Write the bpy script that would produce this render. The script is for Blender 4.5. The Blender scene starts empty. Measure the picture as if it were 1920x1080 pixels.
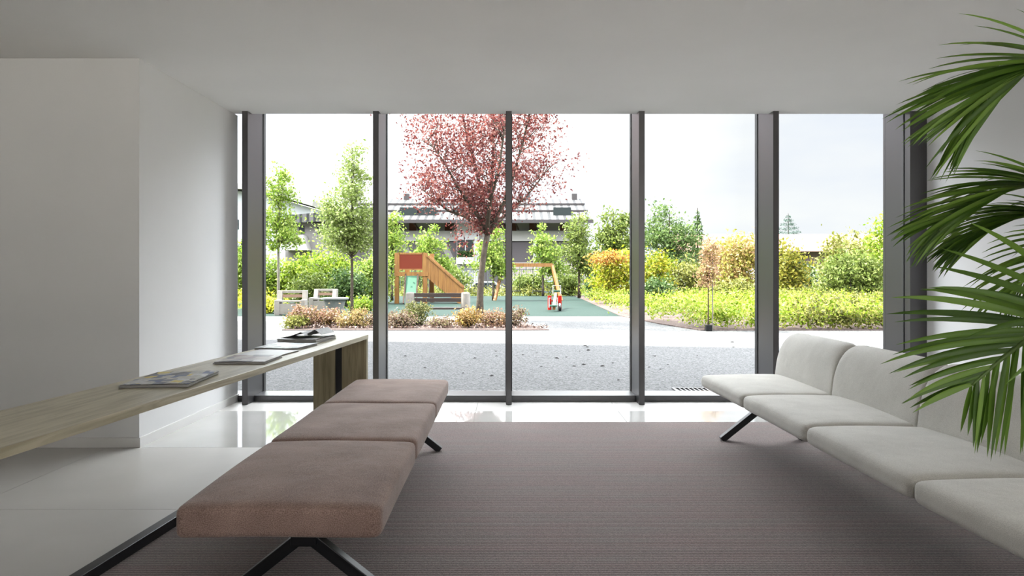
import bpy, math, random
import numpy as np
from mathutils import Vector, Matrix

# ------------------------------------------------------------------ camera, light, exposure
S = bpy.context.scene
COL = S.collection
F = 1280.0            # focal length in pixels of a 1920 wide frame (24 mm)
CX, CY, EYE = 954.0, 513.0, 1.17
cam_d = bpy.data.cameras.new('camera')
cam_d.lens = 24.0; cam_d.sensor_width = 36.0
cam_d.shift_x = (960 - CX) / 1920.0
cam_d.shift_y = -(540 - CY) / 1920.0
cam_d.clip_start = 0.05; cam_d.clip_end = 600
cam = bpy.data.objects.new('camera', cam_d); COL.objects.link(cam)
cam.location = (0, 0, EYE); cam.rotation_euler = (math.pi / 2, 0, 0)
S.camera = cam
S.view_settings.view_transform = 'Standard'
S.view_settings.look = 'None'
S.view_settings.exposure = 1.18
S.view_settings.gamma = 1.0
S.view_settings.use_curve_mapping = False

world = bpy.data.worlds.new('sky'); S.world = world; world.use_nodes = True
wn = world.node_tree.nodes; wl = world.node_tree.links
wn.clear()
w_out = wn.new('ShaderNodeOutputWorld'); w_bg = wn.new('ShaderNodeBackground')
w_tc = wn.new('ShaderNodeTexCoord'); w_mp = wn.new('ShaderNodeMapping'); w_ns = wn.new('ShaderNodeTexNoise')
w_rp = wn.new('ShaderNodeValToRGB')
w_mp.inputs['Scale'].default_value = (1, 1, 3.2)
w_ns.inputs['Scale'].default_value = 2.3; w_ns.inputs['Detail'].default_value = 6
w_rp.color_ramp.elements[0].position = 0.38; w_rp.color_ramp.elements[0].color = (0.83, 0.87, 0.98, 1)
w_rp.color_ramp.elements[1].position = 0.62; w_rp.color_ramp.elements[1].color = (1.0, 1.0, 1.0, 1)
wl.new(w_tc.outputs['Generated'], w_mp.inputs['Vector']); wl.new(w_mp.outputs['Vector'], w_ns.inputs['Vector'])
wl.new(w_ns.outputs['Fac'], w_rp.inputs['Fac']); wl.new(w_rp.outputs['Color'], w_bg.inputs['Color'])
# the sky is brightest towards the sun's side (left) and overhead, paler blue to the right
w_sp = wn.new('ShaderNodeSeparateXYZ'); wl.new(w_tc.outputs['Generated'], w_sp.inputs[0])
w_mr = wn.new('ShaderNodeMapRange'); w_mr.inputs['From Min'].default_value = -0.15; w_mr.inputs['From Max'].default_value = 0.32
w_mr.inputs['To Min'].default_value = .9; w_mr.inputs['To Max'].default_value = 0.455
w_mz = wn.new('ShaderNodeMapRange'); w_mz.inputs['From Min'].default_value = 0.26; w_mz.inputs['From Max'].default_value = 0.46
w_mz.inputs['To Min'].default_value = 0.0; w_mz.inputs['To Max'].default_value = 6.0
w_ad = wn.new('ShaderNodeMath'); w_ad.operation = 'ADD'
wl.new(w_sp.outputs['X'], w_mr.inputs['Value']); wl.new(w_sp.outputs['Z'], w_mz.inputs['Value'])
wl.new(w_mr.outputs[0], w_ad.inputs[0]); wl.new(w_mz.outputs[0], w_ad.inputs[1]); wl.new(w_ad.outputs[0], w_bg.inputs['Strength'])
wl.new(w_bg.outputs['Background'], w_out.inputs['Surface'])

sun_d = bpy.data.lights.new('sun', 'SUN'); sun_d.energy = 14.0; sun_d.angle = math.radians(0.8); sun_d.color = (1.0, 0.96, 0.88)
sun = bpy.data.objects.new('sun', sun_d); COL.objects.link(sun)
sun.location = (-20, -5, 30)
sun.rotation_euler = Vector((0.62, -0.10, -0.80)).to_track_quat('-Z', 'Y').to_euler()

# ------------------------------------------------------------------ helpers
def P(px, py, D):
    """world point seen at photograph position (px, py) at distance D into the room"""
    return Vector(((px - CX) / F * D, D, EYE - (py - CY) / F * D))
def fx(px, D): return (px - CX) / F * D
def fz(py, D): return EYE - (py - CY) / F * D

def srgb(r, g, b):
    def c(v):
        v /= 255.0
        return v / 12.92 if v <= 0.04045 else ((v + 0.055) / 1.055) ** 2.4
    return (c(r), c(g), c(b), 1)

MATS = {}
ALB = 1.0      # overall reflectance of the materials made from here on
def mat(name, col, rough=0.6, metal=0.0, spec=0.5, noise=None, bump=None, sheen=0):
    """noise = (scale, amount): colour varies around col; bump = (scale, strength)"""
    if name in MATS: return MATS[name]
    col = tuple(c * ALB for c in col[:3]) + (1,)
    if ALB < 1 and spec == 0.5 and metal == 0: spec = 0.1
    m = bpy.data.materials.new(name); m.use_nodes = True
    n = m.node_tree.nodes; l = m.node_tree.links; b = n['Principled BSDF']
    b.inputs['Base Color'].default_value = col; b.inputs['Roughness'].default_value = rough
    b.inputs['Metallic'].default_value = metal; b.inputs['Specular IOR Level'].default_value = spec
    if sheen: b.inputs['Sheen Weight'].default_value = sheen; b.inputs['Sheen Roughness'].default_value = 0.5
    tc = n.new('ShaderNodeTexCoord')
    if noise:
        ns = n.new('ShaderNodeTexNoise'); ns.inputs['Scale'].default_value = noise[0]; ns.inputs['Detail'].default_value = 5
        rp = n.new('ShaderNodeValToRGB'); a = noise[1]
        rp.color_ramp.elements[0].position = 0.3; rp.color_ramp.elements[1].position = 0.7
        rp.color_ramp.elements[0].color = tuple(c * (1 - a) for c in col[:3]) + (1,)
        rp.color_ramp.elements[1].color = tuple(min(1, c * (1 + a)) for c in col[:3]) + (1,)
        l.new(tc.outputs['Object'], ns.inputs['Vector']); l.new(ns.outputs['Fac'], rp.inputs['Fac'])
        l.new(rp.outputs['Color'], b.inputs['Base Color'])
    if bump:
        n2 = n.new('ShaderNodeTexNoise'); n2.inputs['Scale'].default_value = bump[0]; n2.inputs['Detail'].default_value = 3
        bp = n.new('ShaderNodeBump'); bp.inputs['Strength'].default_value = bump[1]; bp.inputs['Distance'].default_value = 0.01
        l.new(tc.outputs['Object'], n2.inputs['Vector']); l.new(n2.outputs['Fac'], bp.inputs['Height'])
        l.new(bp.outputs['Normal'], b.inputs['Normal'])
    MATS[name] = m
    return m

leaf_gain = 1.0
def leaf_mat(name, cols, trans=0.35, rough=0.45):
    if name in MATS: return MATS[name]
    cols = [tuple(min(.85, c * leaf_gain) for c in k[:3]) + (1,) for k in cols]
    m = bpy.data.materials.new(name); m.use_nodes = True
    n = m.node_tree.nodes; l = m.node_tree.links; n.clear()
    out = n.new('ShaderNodeOutputMaterial'); at = n.new('ShaderNodeAttribute'); at.attribute_name = 'vary'
    rp = n.new('ShaderNodeValToRGB'); e = rp.color_ramp.elements
    e[0].position = 0; e[0].color = cols[0]; e[1].position = 1; e[1].color = cols[-1]
    for i, c in enumerate(cols[1:-1]):
        k = e.new((i + 1) / (len(cols) - 1)); k.color = c
    pb = n.new('ShaderNodeBsdfPrincipled'); pb.inputs['Roughness'].default_value = rough
    pb.inputs['Specular IOR Level'].default_value = 0.35 if leaf_gain == 1.0 else 0.12
    tr = n.new('ShaderNodeBsdfTranslucent'); mx = n.new('ShaderNodeMixShader'); mx.inputs[0].default_value = trans
    l.new(at.outputs['Fac'], rp.inputs['Fac']); l.new(rp.outputs['Color'], pb.inputs['Base Color']); l.new(rp.outputs['Color'], tr.inputs['Color'])
    l.new(pb.outputs[0], mx.inputs[1]); l.new(tr.outputs[0], mx.inputs[2]); l.new(mx.outputs[0], out.inputs['Surface'])
    MATS[name] = m
    return m

def tag(o, label=None, cat=None, group=None, kind=None):
    if label: o['label'] = label
    if cat: o['category'] = cat
    if group: o['group'] = group
    if kind: o['kind'] = kind
    return o

def empty(name, loc=(0, 0, 0), rz=0.0):
    o = bpy.data.objects.new(name, None); COL.objects.link(o)
    o.location = loc; o.rotation_euler = (0, 0, rz); o.empty_display_size = 0.1
    return o

class MB:
    def __init__(s): s.v = []; s.f = []; s.smooth = False
    def add(s, vs, fs):
        k = len(s.v); s.v += [tuple(v) for v in vs]; s.f += [tuple(i + k for i in f) for f in fs]; return s
    def box(s, x0, x1, y0, y1, z0, z1, M=None):
        vs = [Vector((x, y, z)) for z in (z0, z1) for y in (y0, y1) for x in (x0, x1)]
        if M is not None: vs = [M @ v for v in vs]
        return s.add(vs, [(0, 2, 3, 1), (4, 5, 7, 6), (0, 1, 5, 4), (2, 6, 7, 3), (0, 4, 6, 2), (1, 3, 7, 5)])
    def bar(s, a, b, w, h=None, up=(0, 0, 1)):
        a = Vector(a); b = Vector(b); h = h or w; d = (b - a).normalized()
        x = d.cross(Vector(up))
        if x.length < 1e-4: x = d.cross(Vector((1, 0, 0)))
        x.normalize(); z = x.cross(d)
        c = [(-1, -1), (1, -1), (1, 1), (-1, 1)]
        vs = [p + x * (i * w / 2) + z * (j * h / 2) for p in (a, b) for i, j in c]
        return s.add(vs, [(3, 2, 1, 0), (4, 5, 6, 7), (0, 1, 5, 4), (1, 2, 6, 5), (2, 3, 7, 6), (3, 0, 4, 7)])
    def tube(s, pts, rad, n=8, caps=True):
        pts = [Vector(p) for p in pts]
        if not hasattr(rad, '__len__'): rad = [rad] * len(pts)
        k = len(s.v); ref = None
        for i, p in enumerate(pts):
            t = (pts[min(i + 1, len(pts) - 1)] - pts[max(i - 1, 0)])
            t = t.normalized() if t.length > 1e-9 else Vector((0, 0, 1))
            if ref is None:
                ref = t.cross(Vector((0.13, 0.97, 0.2)))
                if ref.length < 0.1: ref = t.cross(Vector((1, 0, 0)))
            x = (ref - t * ref.dot(t)).normalized(); ref = x; y = t.cross(x)
            for j in range(n):
                a = 2 * math.pi * j / n
                s.v.append(tuple(p + x * (math.cos(a) * rad[i]) + y * (math.sin(a) * rad[i])))
        for i in range(len(pts) - 1):
            for j in range(n):
                a = k + i * n + j; b = k + i * n + (j + 1) % n
                s.f.append((a, b, b + n, a + n))
        if caps:
            s.f.append(tuple(k + j for j in reversed(range(n)))); s.f.append(tuple(k + (len(pts) - 1) * n + j for j in range(n)))
        return s
    def lathe(s, prof, n=32, c=(0, 0, 0)):
        k = len(s.v)
        for r, z in prof:
            for j in range(n):
                a = 2 * math.pi * j / n; s.v.append((c[0] + r * math.cos(a), c[1] + r * math.sin(a), c[2] + z))
        for i in range(len(prof) - 1):
            for j in range(n):
                a = k + i * n + j; b = k + i * n + (j + 1) % n; s.f.append((a, b, b + n, a + n))
        s.f.append(tuple(k + j for j in reversed(range(n)))); s.f.append(tuple(k + (len(prof) - 1) * n + j for j in range(n)))
        return s
    def prism(s, poly, a, b, axis='y'):
        """poly of 2-D points extruded from a to b; axis y: (x,z); axis x: (y,z); axis z: (x,y)"""
        def q(u, v, w): return (u, w, v) if axis == 'y' else ((w, u, v) if axis == 'x' else (u, v, w))
        n = len(poly); vs = [q(u, v, a) for u, v in poly] + [q(u, v, b) for u, v in poly]
        return s.add(vs, [tuple(range(n)), tuple(reversed(range(n, 2 * n)))] + [((i + 1) % n, i, i + n, (i + 1) % n + n) for i in range(n)])
    def build(s, name, m, parent=None, loc=(0, 0, 0), rz=0.0, smooth=False, bevel=0, sub=0):
        me = bpy.data.meshes.new(name); me.from_pydata(s.v, [], s.f); me.update()
        import bmesh
        bm = bmesh.new(); bm.from_mesh(me); bmesh.ops.recalc_face_normals(bm, faces=bm.faces); bm.to_mesh(me); bm.free()
        o = bpy.data.objects.new(name, me); COL.objects.link(o); o.location = loc; o.rotation_euler = (0, 0, rz)
        if m: me.materials.append(m)
        if parent: o.parent = parent
        if smooth: me.polygons.foreach_set('use_smooth', [True] * len(me.polygons))
        if bevel:
            b = o.modifiers.new('bevel', 'BEVEL'); b.width = bevel; b.segments = 2; b.limit_method = 'ANGLE'
        if sub:
            b = o.modifiers.new('sub', 'SUBSURF'); b.levels = sub; b.render_levels = sub
        return o

def rbox(x0, x1, y0, y1, z0, z1, r, n=14, puff=0.0, fn=None):
    """softly rounded cushion block"""
    mb = MB(); c = Vector(((x0 + x1) / 2, (y0 + y1) / 2, (z0 + z1) / 2)); h = Vector(((x1 - x0) / 2, (y1 - y0) / 2, (z1 - z0) / 2))
    idx = {}
    def vert(i, j, k):
        key = (i, j, k)
        if key in idx: return idx[key]
        p = []
        for t, hh in zip(key, h):
            u = 2.0 * t / n - 1
            u = math.sin(u * math.pi / 2) * 0.55 + u * 0.45      # denser near the edges
            p.append(u * hh)
        p = Vector(p)
        inner = Vector([max(-(hh - r), min(hh - r, a)) for a, hh in zip(p, h)])
        d = p - inner
        if d.length > 1e-9: q = inner + d.normalized() * r * min(1, max(abs(a) for a in d) / r if True else 1)
        else: q = p
        u, v, w = q.x / h.x, q.y / h.y, q.z / h.z
        if puff: q.z += puff * (1 - min(1, u * u)) ** 0.6 * (1 - min(1, v * v)) ** 0.6 * (1 if w > 0 else 0.0) * abs(w)
        q = q + c
        if fn: q = fn(q)
        mb.v.append(tuple(q)); idx[key] = len(mb.v) - 1
        return idx[key]
    for a in range(n):
        for b in range(n):
            for s_ in (0, n):
                mb.f.append((vert(s_, a, b), vert(s_, a + 1, b), vert(s_, a + 1, b + 1), vert(s_, a, b + 1)))
                mb.f.append((vert(a, s_, b), vert(a + 1, s_, b), vert(a + 1, s_, b + 1), vert(a, s_, b + 1)))
                mb.f.append((vert(a, b, s_), vert(a + 1, b, s_), vert(a + 1, b + 1, s_), vert(a, b + 1, s_)))
    return mb

# ------------------------------------------------------------------ materials
def surface_plaster(name, col):
    return mat(name, col, rough=0.85, spec=0.2, noise=(1.3, 0.02), bump=(60, 0.04))
M_WALL = surface_plaster('white_plaster', (0.72, 0.72, 0.715, 1))
M_CEIL = surface_plaster('ceiling_paint', (0.84, 0.832, 0.81, 1))
M_BASE = mat('baseboard_paint', (0.72, 0.71, 0.69, 1), 0.45)
M_BRONZE = mat('dark_bronze_metal', (0.10, 0.097, 0.10, 1), 0.32, 0.75)
M_BRONZE2 = mat('black_gasket', (0.02, 0.02, 0.02, 1), 0.6)
M_BLACK = mat('black_steel', (0.014, 0.014, 0.016, 1), 0.33, 0.3)

def tile_mat(name, rough, col, spec=0.5, coat=0.0):
    m = bpy.data.materials.new(name); m.use_nodes = True
    n = m.node_tree.nodes; l = m.node_tree.links; b = n['Principled BSDF']
    tc = n.new('ShaderNodeTexCoord'); ns = n.new('ShaderNodeTexNoise'); ns.inputs['Scale'].default_value = 2.2; ns.inputs['Detail'].default_value = 8
    rp = n.new('ShaderNodeValToRGB')
    rp.color_ramp.elements[0].position = 0.3; rp.color_ramp.elements[0].color = tuple(c * 0.9 for c in col[:3]) + (1,)
    rp.color_ramp.elements[1].position = 0.7; rp.color_ramp.elements[1].color = col
    l.new(tc.outputs['Object'], ns.inputs['Vector']); l.new(ns.outputs['Fac'], rp.inputs['Fac'])
    l.new(rp.outputs['Color'], b.inputs['Base Color'])
    b.inputs['Roughness'].default_value = rough; b.inputs['Specular IOR Level'].default_value = spec
    b.inputs['Coat Weight'].default_value = coat; b.inputs['Coat Roughness'].default_value = 0.02
    return m
M_TILE_H = tile_mat('honed_stone_tile', 0.32, (0.50, 0.485, 0.46, 1), 0.4)
M_TILE_P = tile_mat('polished_stone_tile', 0.03, (0.50, 0.49, 0.47, 1), 0.6, 0.5)
M_GROUT = mat('tile_grout', (0.22, 0.215, 0.2, 1), 0.9)

def fabric(name, c0, c1, scale=330, bump=0.45, sheen=0.3):
    m = bpy.data.materials.new(name); m.use_nodes = True
    n = m.node_tree.nodes; l = m.node_tree.links; b = n['Principled BSDF']
    tc = n.new('ShaderNodeTexCoord'); ns = n.new('ShaderNodeTexNoise'); ns.inputs['Scale'].default_value = scale; ns.inputs['Detail'].default_value = 2
    n3 = n.new('ShaderNodeTexNoise'); n3.inputs['Scale'].default_value = 5; n3.inputs['Detail'].default_value = 6
    mx = n.new('ShaderNodeMath'); mx.operation = 'MULTIPLY_ADD'; mx.inputs[1].default_value = 0.65
    md = n.new('ShaderNodeMath'); md.operation = 'MULTIPLY'; md.inputs[1].default_value = 0.35
    rp = n.new('ShaderNodeValToRGB'); rp.color_ramp.elements[0].position = 0.36; rp.color_ramp.elements[1].position = 0.64
    rp.color_ramp.elements[0].color = c0; rp.color_ramp.elements[1].color = c1
    l.new(tc.outputs['Object'], ns.inputs['Vector']); l.new(tc.outputs['Object'], n3.inputs['Vector'])
    l.new(n3.outputs['Fac'], md.inputs[0]); l.new(ns.outputs['Fac'], mx.inputs[0]); l.new(md.outputs[0], mx.inputs[2])
    l.new(mx.outputs[0], rp.inputs['Fac']); l.new(rp.outputs['Color'], b.inputs['Base Color'])
    bp = n.new('ShaderNodeBump'); bp.inputs['Strength'].default_value = bump; bp.inputs['Distance'].default_value = 0.002
    n4 = n.new('ShaderNodeTexNoise'); n4.inputs['Scale'].default_value = 9; n4.inputs['Detail'].default_value = 2
    bp2 = n.new('ShaderNodeBump'); bp2.inputs['Strength'].default_value = 0.35; bp2.inputs['Distance'].default_value = 0.012
    l.new(tc.outputs['Object'], n4.inputs['Vector']); l.new(n4.outputs['Fac'], bp2.inputs['Height'])
    l.new(ns.outputs['Fac'], bp.inputs['Height']); l.new(bp2.outputs['Normal'], bp.inputs['Normal']); l.new(bp.outputs['Normal'], b.inputs['Normal'])
    b.inputs['Roughness'].default_value = 0.9; b.inputs['Specular IOR Level'].default_value = 0.15
    b.inputs['Sheen Weight'].default_value = sheen; b.inputs['Sheen Roughness'].default_value = 0.4
    return m
M_MAUVE = fabric('mauve_wool', (0.15, 0.096, 0.078, 1), (0.37, 0.262, 0.225, 1))
M_CREAM = fabric('pale_grey_wool', (0.50, 0.485, 0.45, 1), (0.66, 0.645, 0.60, 1))

def carpet_mat():
    m = bpy.data.materials.new('ribbed_carpet'); m.use_nodes = True
    n = m.node_tree.nodes; l = m.node_tree.links; b = n['Principled BSDF']
    tc = n.new('ShaderNodeTexCoord'); sp = n.new('ShaderNodeSeparateXYZ'); l.new(tc.outputs['Object'], sp.inputs[0])
    mu = n.new('ShaderNodeMath'); mu.operation = 'MULTIPLY'; mu.inputs[1].default_value = 2 * math.pi / 0.0165; l.new(sp.outputs['Y'], mu.inputs[0])
    si = n.new('ShaderNodeMath'); si.operation = 'SINE'; l.new(mu.outputs[0], si.inputs[0])
    ns = n.new('ShaderNodeTexNoise'); ns.inputs['Scale'].default_value = 150; ns.inputs['Detail'].default_value = 3
    l.new(tc.outputs['Object'], ns.inputs['Vector'])
    n2 = n.new('ShaderNodeTexNoise'); n2.inputs['Scale'].default_value = 3.5; n2.inputs['Detail'].default_value = 3
    mp = n.new('ShaderNodeMapping'); mp.inputs['Scale'].default_value = (0.5, 3, 1); l.new(tc.outputs['Object'], mp.inputs[0]); l.new(mp.outputs[0], n2.inputs['Vector'])
    a = n.new('ShaderNodeMath'); a.operation = 'MULTIPLY_ADD'; a.inputs[1].default_value = 0.20; l.new(si.outputs[0], a.inputs[0]); l.new(ns.outputs['Fac'], a.inputs[2])
    rp = n.new('ShaderNodeValToRGB'); e = rp.color_ramp.elements
    e[0].position = 0.25; e[0].color = (0.062, 0.043, 0.041, 1); e[1].position = 0.78; e[1].color = (0.23, 0.18, 0.165, 1)
    k = e.new(0.5); k.color = (0.125, 0.093, 0.088, 1)
    l.new(a.outputs[0], rp.inputs['Fac'])
    mx = n.new('ShaderNodeMix'); mx.data_type = 'RGBA'; mx.blend_type = 'MULTIPLY'; mx.inputs[0].default_value = 0.5
    r2 = n.new('ShaderNodeValToRGB'); r2.color_ramp.elements[0].color = (1.0, 0.86, 0.86, 1); r2.color_ramp.elements[1].color = (0.9, 1, 0.97, 1)
    r2.color_ramp.elements[0].position = 0.4; r2.color_ramp.elements[1].position = 0.6
    l.new(n2.outputs['Fac'], r2.inputs['Fac']); l.new(rp.outputs['Color'], mx.inputs[6]); l.new(r2.outputs['Color'], mx.inputs[7])
    l.new(mx.outputs[2], b.inputs['Base Color'])
    bp = n.new('ShaderNodeBump'); bp.inputs['Strength'].default_value = 0.7; bp.inputs['Distance'].default_value = 0.004
    l.new(a.outputs[0], bp.inputs['Height']); l.new(bp.outputs['Normal'], b.inputs['Normal'])
    b.inputs['Roughness'].default_value = 0.95; b.inputs['Specular IOR Level'].default_value = 0.1
    b.inputs['Sheen Weight'].default_value = 0.25
    return m
M_CARPET = carpet_mat()

def wood_mat(name, c0, c1, axis='Y', scale=1.0, rough=0.45):
    m = bpy.data.materials.new(name); m.use_nodes = True
    n = m.node_tree.nodes; l = m.node_tree.links; b = n['Principled BSDF']
    tc = n.new('ShaderNodeTexCoord'); mp = n.new('ShaderNodeMapping')
    s_ = [14 * scale] * 3; s_['XYZ'.index(axis)] = 0.9 * scale
    mp.inputs['Scale'].default_value = s_
    ns = n.new('ShaderNodeTexNoise'); ns.inputs['Scale'].default_value = 2.4; ns.inputs['Detail'].default_value = 9; ns.inputs['Distortion'].default_value = 1.1
    rp = n.new('ShaderNodeValToRGB'); e = rp.color_ramp.elements
    e[0].position = 0.36; e[0].color = c0; e[1].position = 0.6; e[1].color = c1
    l.new(tc.outputs['Object'], mp.inputs[0]); l.new(mp.outputs[0], ns.inputs['Vector']); l.new(ns.outputs['Fac'], rp.inputs['Fac'])
    l.new(rp.outputs['Color'], b.inputs['Base Color'])
    bp = n.new('ShaderNodeBump'); bp.inputs['Strength'].default_value = 0.15; bp.inputs['Distance'].default_value = 0.002
    l.new(ns.outputs['Fac'], bp.inputs['Height']); l.new(bp.outputs['Normal'], b.inputs['Normal'])
    b.inputs['Roughness'].default_value = rough
    return m
M_OAK = wood_mat('grey_oak_top', (0.33, 0.295, 0.20, 1), (0.50, 0.46, 0.34, 1), 'Y', 1.0, .3)
M_OAKV = wood_mat('grey_oak_panel', (0.20, 0.165, 0.09, 1), (0.31, 0.265, 0.16, 1), 'Z')
M_PINE = wood_mat('orange_pine', (0.13, 0.050, 0.007, 1), (0.20, 0.090, 0.015, 1), 'Z', 0.5, 0.6)
M_DKWOOD = wood_mat('dark_slat_wood', (0.02, 0.011, 0.009, 1), (0.035, 0.022, 0.016, 1), 'X', 1, 0.5)

def glass_mat():
    m = bpy.data.materials.new('window_glass'); m.use_nodes = True
    n = m.node_tree.nodes; l = m.node_tree.links; n.clear()
    o = n.new('ShaderNodeOutputMaterial'); t = n.new('ShaderNodeBsdfTransparent'); t.inputs[0].default_value = (0.97, 0.985, 0.98, 1)
    g = n.new('ShaderNodeBsdfGlossy'); g.inputs['Roughness'].default_value = 0.0
    f = n.new('ShaderNodeFresnel'); f.inputs[0].default_value = 1.07
    mx = n.new('ShaderNodeMixShader'); l.new(f.outputs[0], mx.inputs[0]); l.new(t.outputs[0], mx.inputs[1]); l.new(g.outputs[0], mx.inputs[2]); l.new(mx.outputs[0], o.inputs[0])
    return m
M_GLASS = glass_mat()

# ------------------------------------------------------------------ room shell
XL, XR, YW, ZC = -2.49, 3.73, 6.50, 2.62
def struct(mb, name, m, **k):
    o = mb.build(name, m, **k); o['kind'] = 'structure'; return o

YB = -6.0   # back of the lobby, behind the camera
XB = -6.5
# floor: individually laid tiles on grout
xs = [XB] + [0.93 + 1.21 * k for k in range(-6, 3)] + [XR]; xs = sorted(x for x in set(xs) if XB <= x <= XR)
ys = [YB] + [3.388 + 1.209 * k for k in range(-7, 3)] + [6.50]; ys = sorted(y for y in set(ys) if YB <= y <= 6.5)
fl = struct(MB().box(XB, XR, YB, 6.5, -0.12, -0.004), 'floor', M_GROUT)
th, tp = MB(), MB()
g = 0.0015
for i in range(len(xs) - 1):
    for j in range(len(ys) - 1):
        if ys[j + 1] > 4.7 and xs[i + 1] < XL - 0.5: continue
        (tp if abs(ys[j] - 4.597) < 0.05 else th).box(xs[i] + g, xs[i + 1] - g, ys[j] + g, ys[j + 1] - g, -0.012, 0.0)
struct(th, 'floor_honed_tiles', M_TILE_H, parent=fl); struct(tp, 'floor_polished_tiles', M_TILE_P, parent=fl)

struct(MB().box(XB - .3, XR + .3, YB - .3, 6.20, ZC, ZC + 0.5), 'ceiling', M_CEIL)
struct(MB().box(XB - .3, XR + .3, 6.20, 6.60, 2.78, 6.0), 'trim_1', M_BRONZE)        # head of the glazing, above the ceiling edge
struct(MB().box(XB, XL, 4.60, 6.27, 0, ZC), 'wall_left', M_WALL)
struct(MB().box(XB - .3, -3.0, 6.27, 6.6, -0.1, 2.8), 'wall_front', M_WALL)
struct(MB().box(XB - .3, XB, YB, 4.6, 0, ZC), 'wall_far_left', M_WALL)
wr = MB().box(XR, XR + .3, -.2, 6.6, -0.1, 2.8).box(XR, XR + .3, YB, -.2, 2.5, ZC).box(XR, XR + .3, YB, -.2, -.1, .06)
for y in (YB, -4.6, -3.2, -1.8): wr.box(XR, XR + .12, y, y + .08, .06, 2.5)
struct(wr, 'wall_right', M_WALL)
struct(MB().box(XB, XL + .012, 4.588, 4.60, 0, 0.065).box(XL, XL + .012, 4.6, 6.27, 0, .065), 'baseboard_left', M_BASE)
struct(MB().box(XR - .012, XR, -.2, 6.09, 0, .065), 'baseboard_right', M_BASE)
# rear wall with its own row of tall windows (daylight from behind)
wb = MB().box(XB, XR, YB - .3, YB, 2.5, ZC).box(XB, XR, YB - .3, YB, 0, .1)
wb.box(XB, -1.7, YB - .3, YB, .1, 2.5)
for x in (XB, -4.1, -1.7, 0.7, XR - .12): wb.box(x, x + .12, YB - .3, YB, .1, 2.5)
struct(wb, 'wall_back', M_WALL)

# glazing
mull = [-2.355, -1.187, 0.0, 1.187, 2.385]
edges = [-3.0] + mull + [3.60]
for i in range(6):
    x0, x1 = edges[i], edges[i + 1]
    w = struct(MB().box(x0 + .02, x1 - .02, 6.492, 6.50, .058, 2.78), 'window_%d' % (i + 1), M_GLASS)
    if i < 5:
        m_ = mull[i]
        o = MB().box(m_ - .026, m_ + .026, 6.09, 6.47, 0.0, 2.78).build('window_mullion', M_BRONZE, w, bevel=.002)
        MB().box(m_ - .032, m_ + .032, 6.47, 6.53, 0.0, 2.78).build('window_gasket', M_BRONZE2, w)
    sx0 = max(x0 + .026, -2.9) if i else -2.9
    MB().box(sx0, x1 - .026, 6.24, 6.49, 0.0, .056).build('window_sill', M_BRONZE, w, bevel=.002)
wl_ = struct(MB().box(3.58, XR, 6.09, 6.53, 0, 2.78), 'trim_2', M_BRONZE)
MB().box(3.574, 3.58, 6.18, 6.19, 0, 2.78).build('trim_groove', M_BRONZE2, wl_)

# carpet
car = MB().box(-1.63, 3.45, -2.0, 5.35, 0.0, 0.008).build('carpet', M_CARPET, bevel=.002)
tag(car, 'large ribbed mauve brown carpet covering the middle of the floor', 'carpet')

# ------------------------------------------------------------------ seating
def splayed_base(parent, y, cx, name='leg'):
    """two splayed square legs that meet in a block under the seat"""
    b = MB().box(cx - .045, cx + .045, y - .03, y + .05, .205, .345)
    b.bar((cx, y + .01, .335), (cx, y + .01, .348), .3, .3)
    b.build('leg_bracket', M_BLACK, parent, bevel=.004)
    for s_ in (-1, 1):
        MB().bar((cx + s_ * .02, y + .01, .225), (cx + s_ * .29, y + .01 , .012), .042, .042).build('leg', M_BLACK, parent, bevel=.003)

def crease_fn(seed, amp):
    r = random.Random(seed); ph = [r.uniform(0, 6.28) for _ in range(4)]
    def fn(p):
        p = p.copy()
        p.z += amp * (math.sin(p.x * 9 + ph[0]) * math.sin(p.y * 7 + ph[1])) * .5
        return p
    return fn

# mauve bench: three cushions in a row
bench = tag(empty('bench', (-0.725, 2.13, 0), 0.006), 'long mauve brown backless bench of three square cushions on black splayed legs', 'bench')
n_s = 3; L = 2.60; w_ = L / n_s
for i in range(n_s):
    rbox(-.325, .325, i * w_ + .003, (i + 1) * w_ - .003, .335, .44, .027, 18, .018, crease_fn(i, .004)).build('seat_cushion', M_MAUVE, bench, smooth=True, sub=1)
MB().bar((0, .12, .322), (0, L - .12, .322), .06, .03).build('seat_rail', M_BLACK, bench)
for y in (.31, L - .26): splayed_base(bench, y, 0)

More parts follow.
